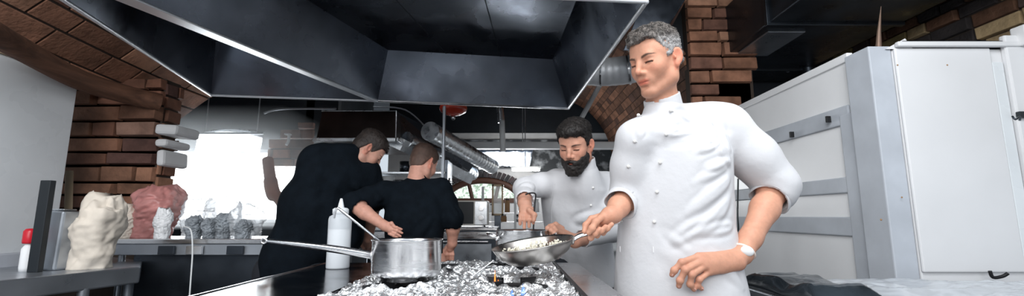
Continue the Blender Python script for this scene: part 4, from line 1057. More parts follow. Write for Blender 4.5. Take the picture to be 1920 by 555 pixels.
def headframe(c, yaw, pitch, roll, s=1.0):
    """faces local -y; yaw>0 turns towards +x, pitch>0 looks down, roll>0 tips the top towards +x"""
    R = Matrix.Rotation(math.radians(yaw), 3, 'Z') @ Matrix.Rotation(math.radians(pitch), 3, 'X') @ Matrix.Rotation(math.radians(roll), 3, 'Y')
    return (R, Vector(c))
def head(f, fr, s=1.0, face=True, jaw=1.0):
    v = lambda *a: tuple(q * s for q in a)
    f.ell(v(0, .014, .038), v(.074, .090, .083), .02, fr=fr)
    f.ell(v(0, -.030, .030), v(.062, .052, .062), .03, fr=fr)
    f.ell(v(0, -.020, -.038), v(.059 * jaw, .066, .072), .03, fr=fr)
    for e in (-1, 1):
        f.chain([v(e * .056 * jaw, .012, -.035), v(e * .050 * jaw, .000, -.068), v(e * .018, -.068, -.102)], [.018 * s, .017 * s, .014 * s], .025 * s, fr=fr)
        f.ell(v(e * .040, -.056, -.026), v(.019, .017, .020), .030, fr=fr)
    f.ell(v(0, -.076, -.100), v(.018, .014, .014), .016, fr=fr)
    f.cap(v(0, .0, -.08), v(0, -.05, -.095), .038 * s, .022 * s, .02, fr=fr)
    if face:
        f.cap(v(-.034, -.071, .020), v(.034, -.071, .020), .0115 * s, .0115 * s, .016 * s, fr=fr)
        for e in (-1, 1):
            f.ell(v(e * .033, -.096, .000), v(.018, .017, .011), .012 * s, 's', fr=fr)
            f.ell(v(e * .032, -.0700, .000), v(.0150, .0135, .0125), .004 * s, fr=fr)
            f.cap(v(e * .019, -.0810, -.0035), v(e * .046, -.0745, -.0035), .0016 * s, .0016 * s, .0025 * s, 's', fr=fr)
            f.cap(v(e * .020, -.0815, .0015), v(e * .045, -.0755, .0010), .0028 * s, .0028 * s, .003 * s, fr=fr)
        f.chain([v(0, -.080, .014), v(0, -.090, -.004), v(0, -.103, -.026)], [.0088 * s, .0086 * s, .0100 * s], .011 * s, fr=fr)
        f.ell(v(0, -.1025, -.0295), v(.0100, .0105, .0090), .006 * s, fr=fr)
        for e in (-1, 1):
            f.ell(v(e * .0130, -.0920, -.0340), v(.0076, .0095, .0076), .006 * s, fr=fr)
            f.ell(v(e * .0072, -.0985, -.0415), v(.0032, .0045, .0030), .002 * s, 's', fr=fr)
        f.ell(v(0, -.074, -.060), v(.030, .017, .022), .022 * s, fr=fr)
        f.cap(v(-.0135, -.0870, -.0590), v(.0135, -.0870, -.0590), .0050 * s, .0050 * s, .006 * s, fr=fr)
        f.cap(v(-.0110, -.0870, -.0705), v(.0110, -.0870, -.0705), .0060 * s, .0060 * s, .006 * s, fr=fr)
        f.cap(v(-.025, -.0875, -.0640), v(0, -.0975, -.0640), .0012 * s, .0014 * s, .0025 * s, 's', fr=fr)
        f.cap(v(.025, -.0875, -.0640), v(0, -.0975, -.0640), .0012 * s, .0014 * s, .0025 * s, 's', fr=fr)
        f.ell(v(0, -.090, -.084), v(.014, .006, .004), .008 * s, 's', fr=fr)
    for e in (-1, 1):
        rot = Matrix.Rotation(-e * .55, 3, 'Z') @ Matrix.Rotation(-.15, 3, 'X')
        f.ell(v(e * .0790, .014, -.003), v(.0065, .0185, .0300), .005 * s, fr=fr, rot=rot)
        f.ell(v(e * .0850, .0095, .002), v(.0065, .0125, .0210), .003 * s, 's', fr=fr, rot=rot)
        f.ell(v(e * .0790, .0000, -.006), v(.0040, .0040, .0070), .004 * s, fr=fr, rot=rot)
        f.ell(v(e * .0745, .008, -.030), v(.0075, .009, .012), .006 * s, fr=fr)
def local(V, fr, s=1.0):
    R = np.array(fr[0]); return (V - np.array(fr[1])) @ R / s
def sst(a, b, x): t = np.clip((x - a) / (b - a), 0, 1); return t * t * (3 - 2 * t)
def skin_cols(V, fr, s, base, stubble=0, face=True, brow=(.06, .04, .03), hands=()):
    Cc = np.tile(np.array(base, float), (len(V), 1)); L = local(V, fr, s); x, y, z = L.T
    near = (np.abs(x) < .12) & (np.abs(y) < .14) & (np.abs(z) < .14)
    def mixc(w, c):
        w = (w * near)[:, None]; Cc[:] = Cc * (1 - w) + np.array(c) * w
    b = np.array(base)
    mixc(.35 * np.exp(-(((np.abs(x) - .045) / .02) ** 2 + ((z + .025) / .02) ** 2)) * (y < -.02), b * (1.05, .72, .66))
    mixc(.5 * np.exp(-((x / .014) ** 2 + ((y + .105) / .014) ** 2 + ((z + .032) / .014) ** 2)), b * (1.05, .75, .70))
    mixc(.45 * (np.abs(x) > .070) * (y > -.01) * (z > -.05) * (z < .04), b * (1.1, .62, .55))
    if stubble: mixc(stubble * sst(-.045, -.065, z) * (y < .0) + stubble * .6 * sst(.05, .056, np.abs(x)) * sst(.0, -.02, z) * (y < .01), b * (.55, .5, .5))
    if face:
        mixc(.85 * np.exp(-(np.abs(x) / .0225) ** 6) * np.exp(-((z + .0645) / .0105) ** 4) * sst(-.080, -.084, y), (b[0] * .88, b[1] * .42, b[2] * .40))
        mixc(.85 * np.exp(-(np.abs(x) / .0235) ** 6) * np.exp(-((z + .0640) / .0015) ** 2) * (y < -.08), (.14, .03, .03))
        ax = np.abs(x); zb = .0170 + .0060 * np.sin((ax - .014) / .036 * PI * .70) - .12 * np.clip(ax - .042, 0, 1)
        bw = .0046 - .0024 * sst(.028, .050, ax) + .0006 * vnoise(L * 400)
        mixc(.92 * np.exp(-((z - zb) / bw) ** 4) * sst(.011, .016, ax) * sst(.058, .050, ax) * (y < -.03), brow)
        ze = -.0022 - 9.0 * (ax - .0325) ** 2
        mixc(.97 * np.exp(-((z - ze) / .0033) ** 4) * sst(.0175, .020, ax) * sst(.0480, .045, ax) * (y < -.05), (.03, .015, .012))
        mixc(.5 * np.exp(-(((ax - .024) / .011) ** 2 + ((z - .007) / .008) ** 2)) * (y < -.05), b * (.6, .45, .42))  # eye socket shade painted into the skin colour
    return Cc
def hairmass(fr, s, zl, off, parent, cols, name='hair', curl=.004, h=.0028, seed=0, strands=0, slen=.014, spread=.6, part=None, label=None, thick=None, rad=.0009):
    """skull-hugging hair kept above the hairline zl(x, y) in head space"""
    c = fr[1]; r = .15 * s; g = [np.arange(c[i] - r, c[i] + r, h, dtype=np.float32) for i in range(3)]
    f = Field(*g); v = lambda *a: tuple(q * s for q in a)
    f.ell(v(0, .014, .038), v(.074 + off, .090 + off, .083 + off), .02, fr=fr); f.ell(v(0, -.030, .034), v(.062 + off, .052 + off, .062 + off), .03, fr=fr)
    f.ell(v(0, .045, -.02), v(.056 + off, .05 + off, .06), .03, fr=fr)
    if part: part(f, fr, s)
    X, Y, Z = np.meshgrid(*g, indexing='ij'); p = np.stack([X.ravel(), Y.ravel(), Z.ravel()], 1); L = local(p, fr, s)
    band = np.abs(f.D.ravel()) < .03
    n = np.zeros(len(p), np.float32); n[band] = fbm(L[band] * 95 + seed, 2); th = np.zeros(len(p), np.float32)
    if thick is not None: th[band] = thick(L[band])
    D = f.D.ravel() + n * curl - th
    line = zl(L[:, 0], L[:, 1]); keep = (line - L[:, 2]) * .8 + n * .003
    D = np.maximum(D, keep.astype(np.float32)); 
    f.D = D.reshape(f.D.shape); V, Q = f.mesh(); V = relax(V, Q, 1, .4)
    Lv = local(V, fr, s); cc = cols(Lv)
    o = put(name, V, Q, 'hair', parent, cc, label)
    if strands:
        N = vnormals(V, Q); rs = np.random.RandomState(seed + 1); ids = rs.choice(len(V), strands)
        R = np.array(fr[0]); mb_v = []; mb_f = []; mc = []
        ok = (local(V[ids] + N[ids] * .004, fr, s)[:, 2] > -.2)
        for q in ids[ok]:
            p0 = V[q]; n0 = N[q]; t = rs.normal(size=3); t -= n0 * (t @ n0); t /= np.linalg.norm(t) + 1e-9
            comb = R @ np.array([0, .3, -.5]); t = t * spread + comb * (1 - spread); l = slen * rs.uniform(.5, 1.2) * (.45 + .55 * float(sst(.04, .08, Lv[q, 2])))
            a = p0 - n0 * .002; m = p0 + n0 * l * .35 + t * l * .4; e = p0 + n0 * l * .35 + t * l * 1.0 - n0 * l * .25 * rs.uniform(0, 1)
            sd = np.cross(t, n0); sd /= np.linalg.norm(sd) + 1e-9; w = rad * rs.uniform(.7, 1.3); b0 = len(mb_v)
            for (pt, ww) in ((a, w), (m, w), (e, w * .3)):
                mb_v += [pt + sd * ww, pt - sd * ww * .6 + n0 * ww, pt - sd * ww * .6 - n0 * ww]
            for i in (0, 3):
                for j in range(3): mb_f.append((b0 + i + j, b0 + i + (j + 1) % 3, b0 + i + 3 + (j + 1) % 3, b0 + i + 3 + j))
            k = rs.uniform(.55, 1.35); mc += [np.clip(cc[q] * k, 0, 1)] * 9
        # strands belong to the same hair mesh
        me = o.data; V2 = np.concatenate([V, np.array(mb_v)]); Q2 = np.concatenate([Q, np.array(mb_f) + len(V)]); c2 = np.concatenate([cc, np.array(mc)])
        bpy.data.objects.remove(o); bpy.data.meshes.remove(me)
        o = put(name, V2, Q2, 'hair', parent, c2, label)
    return o
def wrinkle(V, Q, folds, amp=.004, seed=0, scale=7, stretch=(1, 1, .35), mask=None):
    """cloth creases pushed along the normals: broad noise plus named drag folds (a, b, width, depth)"""
    N = vnormals(V, Q); q = V * np.array(stretch) * scale + seed
    n = 1 - 2 * np.abs(fbm(q + .35 * fbm(q * .7 + 3, 2)[:, None], 3)); d = amp * np.clip(n, -1, 1) * .7
    if mask is not None: d = d * mask(V)
    for (a, b, w, dep) in folds:
        a = np.array(a); b = np.array(b); ab = b - a; t = np.clip(((V - a) @ ab) / (ab @ ab), 0, 1)
        bow = .012 * np.sin(t * PI); dist = np.linalg.norm(V - a - t[:, None] * ab, axis=1) - bow
        fade = np.sin(np.clip(t, .03, .97) * PI) ** .5
        d = d + dep * fade * (np.exp(-(dist / w) ** 2) - .6 * np.exp(-((dist - 1.9 * w) / w) ** 2))
    return V + N * d[:, None]
def finger(f, pts, r0, r1, k=.005):
    n = len(pts); f.chain(pts, [r0 + (r1 - r0) * i / (n - 1) for i in range(n)], k)
    for p in pts[1:-1]: f.ell(p, (r0 * 1.04,) * 3, k)
def shoes(par, pts, yaw=0):
    for p in pts:
        mb = MB(); R = Matrix.Rotation(yaw, 3, 'Z')
        mb.sphere(Vector(p) + R @ Vector((0, -.05, .045)), (.05, .14, .045), 20, 12, rot=R); mb.build('shoe', 'shoe_leather', par)

def collar_mesh(root, base, ax, r, h, fd, m, tilt=.012, gap=.011, jk=None, slot=True, res=.0032, rr=None):
    """stand-up collar: hollow band around the neck, open in front along fd"""
    ax = Vector(ax).normalized(); fd = Vector(fd).normalized(); b = Vector(base); t = b + ax * h; r2 = rr or r * .93
    lo = b - Vector((r + .03,) * 3); hi = t + Vector((r + .03,) * 3)
    f = Field(*[np.arange(lo[i], hi[i], res, dtype=np.float32) for i in range(3)])
    f.cap(b - ax * .045, t + ax * .06, r, r2 * .97, .004)
    f.cap(b - ax * .10, t + ax * .12, r - .0055, r2 * .97 - .0055, .002, 's')
    up = (ax + fd * .22).normalized(); f.cut(t, up); f.cut(b, -ax)
    if slot: f.cap(b + fd * (r - .004) + ax * h * .1, t + fd * (r2 + .002) + ax * .01, .004, .0125, .003, 's')
    V, Q = f.mesh(); V = relax(V, Q, 2, .5); return put('collar', V, Q, m, jk or root)
# ----------------------------------------------------------------- 1. the grey-haired chef
def chef_main():
    YB = 1.44
    root = thing('person', 'grey-haired chef in a white double-breasted jacket, hand on hip, looking down at the pan', 'person', (P(1275, 500, 1.5).x, 1.5, 0))
    S = .925
    hc = P(1230, 115, 1.41); fr = headframe(hc, -58, 16, 1)
    neck0 = P(1246, 204, 1.455)
    # joints
    shR = P(1189, 262, 1.44); elR = P(1178, 362, 1.50); wrR = P(1150, 402, 1.42)       # his right arm (left in the picture)
    shL = P(1360, 238, 1.50); elL = P(1450, 358, 1.50); wrL = P(1392, 478, 1.385)
    hip = Vector((P(1275, 500, 1.5).x, 1.52, .93))
    xs = axis(.20, 1.0, [(hc.x - .13, hc.x + .12), (P(1085, 430, 1.42).x, P(1165, 430, 1.42).x), (P(1255, 500, 1.38).x, P(1420, 480, 1.38).x)], .009, .0024)
    ys = axis(1.20, 1.75, [(1.26, 1.52)], .009, .0024)
    zs = axis(.0, 1.80, [(1.40, 1.76), (P(1290, 548, 1.38).z, P(1290, 470, 1.38).z), (P(1100, 450, 1.42).z, P(1100, 385, 1.42).z)], .010, .0024)
    f = Field(xs, ys, zs)
    # torso, slimmer than the jacket
    tx = P(1262, 300, YB).x
    f.loft([(.80, tx + .03, 1.53, .14, .09), (.95, tx + .02, 1.52, .15, .10), (1.15, tx, 1.50, .13, .09), (1.32, tx, 1.49, .145, .095), (1.38, tx, 1.48, .12, .07), (1.41, tx - .005, 1.47, .06, .05)], .02)
    f.cap(hc + Vector((.012, .030, -.05)), neck0, .048, .053, .02)
    f.cap(fr[1] + fr[0] @ Vector((0, .01, -.07)), neck0 + Vector((-.01, -.02, .0)), .032, .036, .02)
    f.cap(hc + Vector((.045, .005, -.055)), neck0 + Vector((-.012, -.040, -.01)), .011, .009, .015)
    head(f, fr, S, True, .97)
    NB = neck0 + Vector((0, .01, -.075)); f.cap(neck0, NB, .05, .05, .02); f.cap(NB, shR, .032, .036, .012); f.cap(NB, shL, .032, .036, .012)
    f.cap(shR, elR, .045, .038, .02); f.chain([elR, wrR + (elR - wrR) * .35, wrR], [.036, .032, .026], .02)
    f.cap(shL, elL, .048, .041, .02); f.chain([elL, elL.lerp(wrL, .3), elL.lerp(wrL, .75), wrL], [.040, .042, .031, .0265], .02)
    # legs
    for sx in (-1, 1):
        f.chain([hip + Vector((sx * .09, 0, -.02)), Vector((hip.x + sx * .10, hip.y - .02, .50)), Vector((hip.x + sx * .11, hip.y + .01, .08))], [.085, .055, .04], .03)
        f.cap((hip.x + sx * .11, hip.y + .01, .05), (hip.x + sx * .12, hip.y - .15, .04), .035, .03, .02)
    # ---- left hand on the hip: back of the hand towards us
    q = lambda px, py, Y: P(px, py, Y)
    kn = [q(1310, 481, 1.338), q(1314, 491, 1.330), q(1322, 499, 1.330), q(1331, 509, 1.335)]
    heel = [q(1384, 480, 1.372), q(1384, 486, 1.366), q(1385, 492, 1.366), q(1386, 497, 1.372)]
    for a, b in zip(heel, kn): f.cap(a, b, .0155, .0120, .014)
    f.cap(wrL, q(1352, 490, 1.358), .026, .022, .015, flat=((.2, 1, .1), .6))
    f.cap(wrL, q(1350, 502, 1.362), .020, .014, .015)
    fg = [[kn[0], q(1278, 492, 1.318), q(1264, 507, 1.322), q(1260, 515, 1.326)],
          [kn[1], q(1285, 506, 1.312), q(1275, 526, 1.320), q(1273, 536, 1.326)],
          [kn[2], q(1297, 515, 1.314), q(1294, 533, 1.322), q(1301, 542, 1.327)],
          [kn[3], q(1311, 524, 1.322), q(1308, 535, 1.328), q(1315, 541, 1.332)]]
    for ff, r in zip(fg, (.0098, .0102, .0098, .0088)): finger(f, ff, r, r * .80, .0045)
    finger(f, [q(1372, 476, 1.385), q(1345, 468, 1.40), q(1329, 470, 1.405), q(1322, 478, 1.40)], .013, .0095, .006)
    # ---- right hand around the pan handle
    palm = q(1138, 410, 1.405)
    f.chain([wrR, q(1142, 404, 1.41), q(1130, 411, 1.405)], [.0255, .023, .018], .014)
    f.cap(q(1140, 412, 1.415), q(1124, 424, 1.435), .018, .013, .010)
    finger(f, [q(1130, 406, 1.395), q(1117, 416, 1.372), q(1110, 428, 1.366), q(1104, 436, 1.370)], .0108, .0086, .004)      # thumb over the top
    finger(f, [q(1126, 405, 1.415), q(1109, 410, 1.415), q(1098, 422, 1.41), q(1096, 434, 1.40)], .0098, .0082, .003)          # index beyond
    for i in range(3):
        dx = i * 11.5; dy = -i * 4.6
        finger(f, [q(1126 + dx, 420 + dy - 2, 1.43), q(1112 + dx, 434 + dy + 2, 1.425), q(1108 + dx, 443 + dy + 3, 1.395), q(1116 + dx, 436 + dy + 2, 1.376), q(1124 + dx, 428 + dy + 2, 1.372)], .0092 - .0005 * i, .0082 - .0005 * i, .0028)
    V, Q = f.mesh(); V = relax(V, Q, 1, .35)
    base = (.63, .32, .215)
    cols = skin_cols(V, fr, S, base, .16, brow=(.035, .022, .016))
    for (a, amt) in ((kn[0], .3), (kn[1], .3), (kn[2], .3), (kn[3], .3)) + tuple((ff[1], .3) for ff in fg) + tuple((ff[3], .35) for ff in fg):
        w = (amt * np.exp(-(np.linalg.norm(V - np.array(a), axis=1) / .011) ** 2))[:, None]; cols = cols * (1 - w) + w * np.array((.60, .22, .16))
    put('body', V, Q, 'skin', root, cols)
    # nails on the hip hand
    for ff in fg:
        d = (ff[3] - ff[2]).normalized(); c = ff[3] + Vector((0, -1, 0)) * .0066 + d * .0005
        mb = MB(); R = d.to_track_quat('Z', 'Y').to_matrix(); mb.sphere(c, (.0042, .0016, .0058), 12, 8, rot=R); mb.build('fingernail', mat('nail', (.72, .42, .36), .3), root)
    # ---- hair: grey, tousled top, short sides
    ys_ = [-.12, -.085, -.06, -.045, -.030, -.012, .006, .02, .034, .05, .07, .12]
    zs_ = [.080, .076, .070, .052, .015, -.018, .022, .032, .022, -.005, -.020, -.030]
    zl = lambda x, y: np.interp(y, ys_, zs_) + .010 * np.clip((np.abs(x) - .02) / .04, -1, 1) * (y < -.05)
    def hc_col(L):
        n = vnoise(L * 90 + 5) * .5 + .5; top = sst(.055, .095, L[:, 2]); side = 1 - top
        g = (.03 + .26 * n ** 1.6) * top + (.27 + .18 * n) * side; g = g * (1 - .3 * sst(-.05, -.08, L[:, 1]) * 0)
        return np.stack([g, g * (.97 - .09 * top), g * (.96 - .16 * top)], 1)
    th = lambda L: (.0095 * sst(.055, .105, L[:, 2]) * (1 + .35 * vnoise(L * 42 + 8)) + .008 * sst(-.03, -.08, L[:, 1]) * sst(.06, .085, L[:, 2])).astype(np.float32)
    hairmass(fr, S, zl, .0015, root, hc_col, seed=4, curl=.0035, strands=12000, slen=.011, spread=.7, thick=th, rad=.0006)
    # ---- jacket
    f = Field(axis(.15, 1.02, (), .0055), axis(1.18, 1.80, (), .0055), axis(.78, 1.56, (), .0055))
    tf = (Matrix.Rotation(math.radians(-22), 3, 'Z'), Vector((0, 1.495, 0)))
    def W(px, Y=1.44): return P(px, 300, Y).x
    secs = [(.80, 1262, .215, .140), (.88, 1261, .203, .135), (.98, 1260, .192, .125), (1.10, 1260, .180, .120), (1.22, 1260, .184, .122), (1.33, 1260, .186, .120), (1.385, 1266, .160, .100), (1.425, 1266, .115, .075), (1.462, 1256, .066, .056)]
    c0 = Vector((P(1262, 300, 1.49).x, 1.495, 0)); R = tf[0]
    f.loft([(z, (P(px, 300, 1.49).x - c0.x), 0, rx, ry) for (z, px, rx, ry) in secs], .02, fr=(R, c0))
    f.cap(neck0 + Vector((.008, .012, -.040)), shL.lerp(neck0, .25) + Vector((0, 0, .014)), .056, .054, .03); f.cap(shL.lerp(neck0, .3), shL + Vector((0, 0, -.004)), .05, .066, .04)
    f.cap(neck0 + Vector((-.012, .006, -.064)), shR.lerp(neck0, .4) + Vector((0, 0, -.020)), .050, .050, .03); f.cap(shR.lerp(neck0, .4) + Vector((0, 0, -.020)), shR + Vector((.006, 0, -.002)), .05, .054, .04)
    f.chain([shL, shL.lerp(elL, .5) + Vector((.012, 0, .006)), elL + Vector((.012, 0, .020))], [.076, .076, .070], .03)
    cuffL = elL + (wrL - elL).normalized() * .012
    f.cap(elL + Vector((.008, 0, .02)), cuffL + Vector((.008, .0, 0)), .068, .060, .02)
    f.cap(cuffL, cuffL + (wrL - elL).normalized() * .06, .052, .050, .008, 's')
    f.chain([shR, shR.lerp(elR, .5) + Vector((-.004, 0, 0)), elR], [.056, .057, .055], .03)
    dR = (wrR - elR).normalized(); cuffR = elR + dR * .045
    f.cap(elR, cuffR, .055, .050, .02)
    f.cap(cuffR + dR * .012, cuffR + dR * .09, .046, .046, .008, 's')
    # neck opening
    f.cap(neck0 + Vector((0, 0, -.09)), neck0 + Vector((-.005, -.003, -.016)), .078, .0625, .02)
    # hem underside hollow
    f.loft([(.70, 0, 0, .19, .12), (.84, 0, 0, .185, .115)], .01, fr=(R, c0), mode='s')
    V, Q = f.mesh(); V = relax(V, Q, 2, .5)
    g = lambda px, py, dy=0: P(px, py, 1.37 + dy)
    folds = [(g(1257, 212, .03), g(1345, 238, .06), .008, .006), (g(1249, 254), g(1330, 232, .03), .007, .005), (g(1300, 290), g(1352, 262), .007, .006), (g(1310, 320), g(1365, 300), .008, .006), (g(1205, 225), g(1200, 262), .007, .004), (g(1330, 215, .05), g(1338, 300), .006, .005), (g(1372, 300), g(1300, 345), .010, .006), (g(1375, 330), g(1290, 400), .012, .007), (g(1372, 370), g(1300, 450), .012, .007), (g(1340, 400), g(1240, 470), .012, .006),
             (g(1200, 400), g(1290, 470), .010, .005), (g(1180, 420), g(1260, 520), .012, .006), (g(1340, 260), g(1385, 320), .009, .006), (g(1345, 210, .06), g(1380, 290), .010, .006),
             (g(1410, 300), g(1470, 340), .008, .007), (g(1405, 330), g(1485, 360), .007, .006), (g(1400, 270), g(1450, 330), .009, .005), (g(1430, 330), g(1450, 250), .010, .005),
             (g(1160, 300), g(1185, 350), .008, .005), (g(1155, 350), g(1188, 385), .006, .005), (g(1300, 440), g(1390, 420), .010, .006), (g(1330, 470), g(1390, 540), .012, .007), (g(1210, 240), g(1330, 260), .012, .003)]
    V = wrinkle(V, Q, [(a_, b_, w_ * .75, d_ * .7) for (a_, b_, w_, d_) in folds], .0022, 2.0, 9, (.8, .8, .55))
    jk = put('jacket', V, Q, 'white_cloth', root)
    collar_mesh(root, neck0 + Vector((-.002, .0, -.002)), Vector((-.20, -.14, 1)), .0625, .044, Vector((-.62, -.78, 0)), 'white_cloth', jk=jk, gap=.006)
    # knotted buttons, projected on the cloth
    from mathutils.bvhtree import BVHTree
    bv = BVHTree.FromPolygons([tuple(v) for v in V], [tuple(q_) for q_ in Q])
    camp = Vector((0, 0, CAMZ))
    def on(px, py, lift=0):
        d = (P(px, py, 1.4) - camp).normalized(); h = bv.ray_cast(camp, d); return (h[0] + h[1] * lift, h[1]) if h[0] else (P(px, py, 1.36), -d)
    for (px, py) in ((1197, 216), (1190, 265), (1178, 312), (1170, 362), (1167, 414), (1257, 208), (1249, 252), (1238, 305), (1232, 360), (1227, 416)):
        c, nn = on(px, py, .003); b = MB(); b.sphere(c, .0056, 14, 10)
        b.tube([c + Vector((.004, .001, -.001)), c + Vector((.010, .004, -.002))], .0020, 8); b.build('button', 'button_white', jk)
    for (px, py) in ((1163, 467), (1225, 468)):
        c, nn = on(px, py, .0006); MB().box(c - Vector((.0012, .001, .009)), c + Vector((.0012, .001, .009))).build('buttonhole', 'white_cloth_hem', jk)
    # rolled cuffs
    for (c, d, r_, w_) in ((cuffL + (wrL - elL).normalized() * .004, (wrL - elL).normalized(), .0600, .030), (cuffR + dR * .008, dR, .0515, .022)):
        mb = MB(); a = d.cross(Vector((0, 1, 0))).normalized(); b = d.cross(a); n = 36; vs = []
        prof = [(-w_, r_ * .98), (-w_ * .4, r_ * 1.05), (w_ * .4, r_ * 1.06), (w_, r_ * 1.02), (w_ * .95, r_ * .94), (0, r_ * .92), (-w_ * .8, r_ * .90)]
        for (t, r) in prof:
            for i in range(n):
                th = 2 * PI * i / n; rr = r * (1 + .025 * math.sin(3 * th + t * 60) + .012 * math.sin(7 * th))
                vs.append(c + d * (t + .008 * math.sin(2 * th + 1)) + a * rr * math.cos(th) + b * rr * math.sin(th) * .97)
        fs = [(k_ * n + i, k_ * n + (i + 1) % n, (k_ + 1) * n + (i + 1) % n, (k_ + 1) * n + i) for k_ in range(len(prof) - 1) for i in range(n)]
        mb.add(vs, fs, None, True); mb.build('cuff', 'white_cloth', jk, subsurf=1)
    # watch with a white oval case and thin pale band
    wa = bpy.data.objects.new('wristwatch', None); 
    wc = q(1392, 482, 1.385); dr = (wrL - elL).normalized(); wpos = elL.lerp(wrL, .955)
    a = dr.cross(Vector((0, 1, 0))).normalized(); b = dr.cross(a); r_ = .031
    ring_ = [wpos + a * r_ * 1.0 * math.cos(t) + b * r_ * .93 * math.sin(t) for t in [2 * PI * i / 30 for i in range(30)]]
    band = MB().tube(ring_, .0042, 8, close=True, flat=.9).build('watch_band', mat('watch_band', (.80, .66, .58), .35), root, )
    face_c = wpos + (Vector((-.15, -1, .15))).normalized() * (r_ * .98)
    Rw = (-(Vector((-.15, -1, .25))).normalized()).to_track_quat('Z', 'Y').to_matrix()
    mb = MB(); Rw2 = Matrix((dr.cross(Vector((0, -1, 0))).normalized(), dr, Vector((0, -1, 0)))).transposed()
    mb.sphere(face_c, (.0200, .0085, .0150), 24, 12, rot=Matrix.Rotation(.35, 3, 'Y')); mb.build('watch_case', mat('watch_white', (.85, .85, .85), .2), band)
    # trousers and shoes
    f = Field(axis(.20, .95, (), .012), axis(1.25, 1.80, (), .012), axis(.05, 1.0, (), .014))
    f.loft([(.78, hip.x, hip.y, .165, .11), (.95, hip.x, hip.y - .01, .16, .105)], .02)
    for sx in (-1, 1): f.chain([hip + Vector((sx * .085, 0, -.06)), Vector((hip.x + sx * .10, hip.y - .02, .50)), Vector((hip.x + sx * .11, hip.y + .01, .09))], [.100, .080, .072], .03)
    V, Q = f.mesh(); V = wrinkle(V, Q, [], .004, 5, 8); put('trousers', V, Q, 'dark_trousers', root)
    shoes(root, [(hip.x - .11, hip.y, 0), (hip.x + .11, hip.y, 0)])
    return root

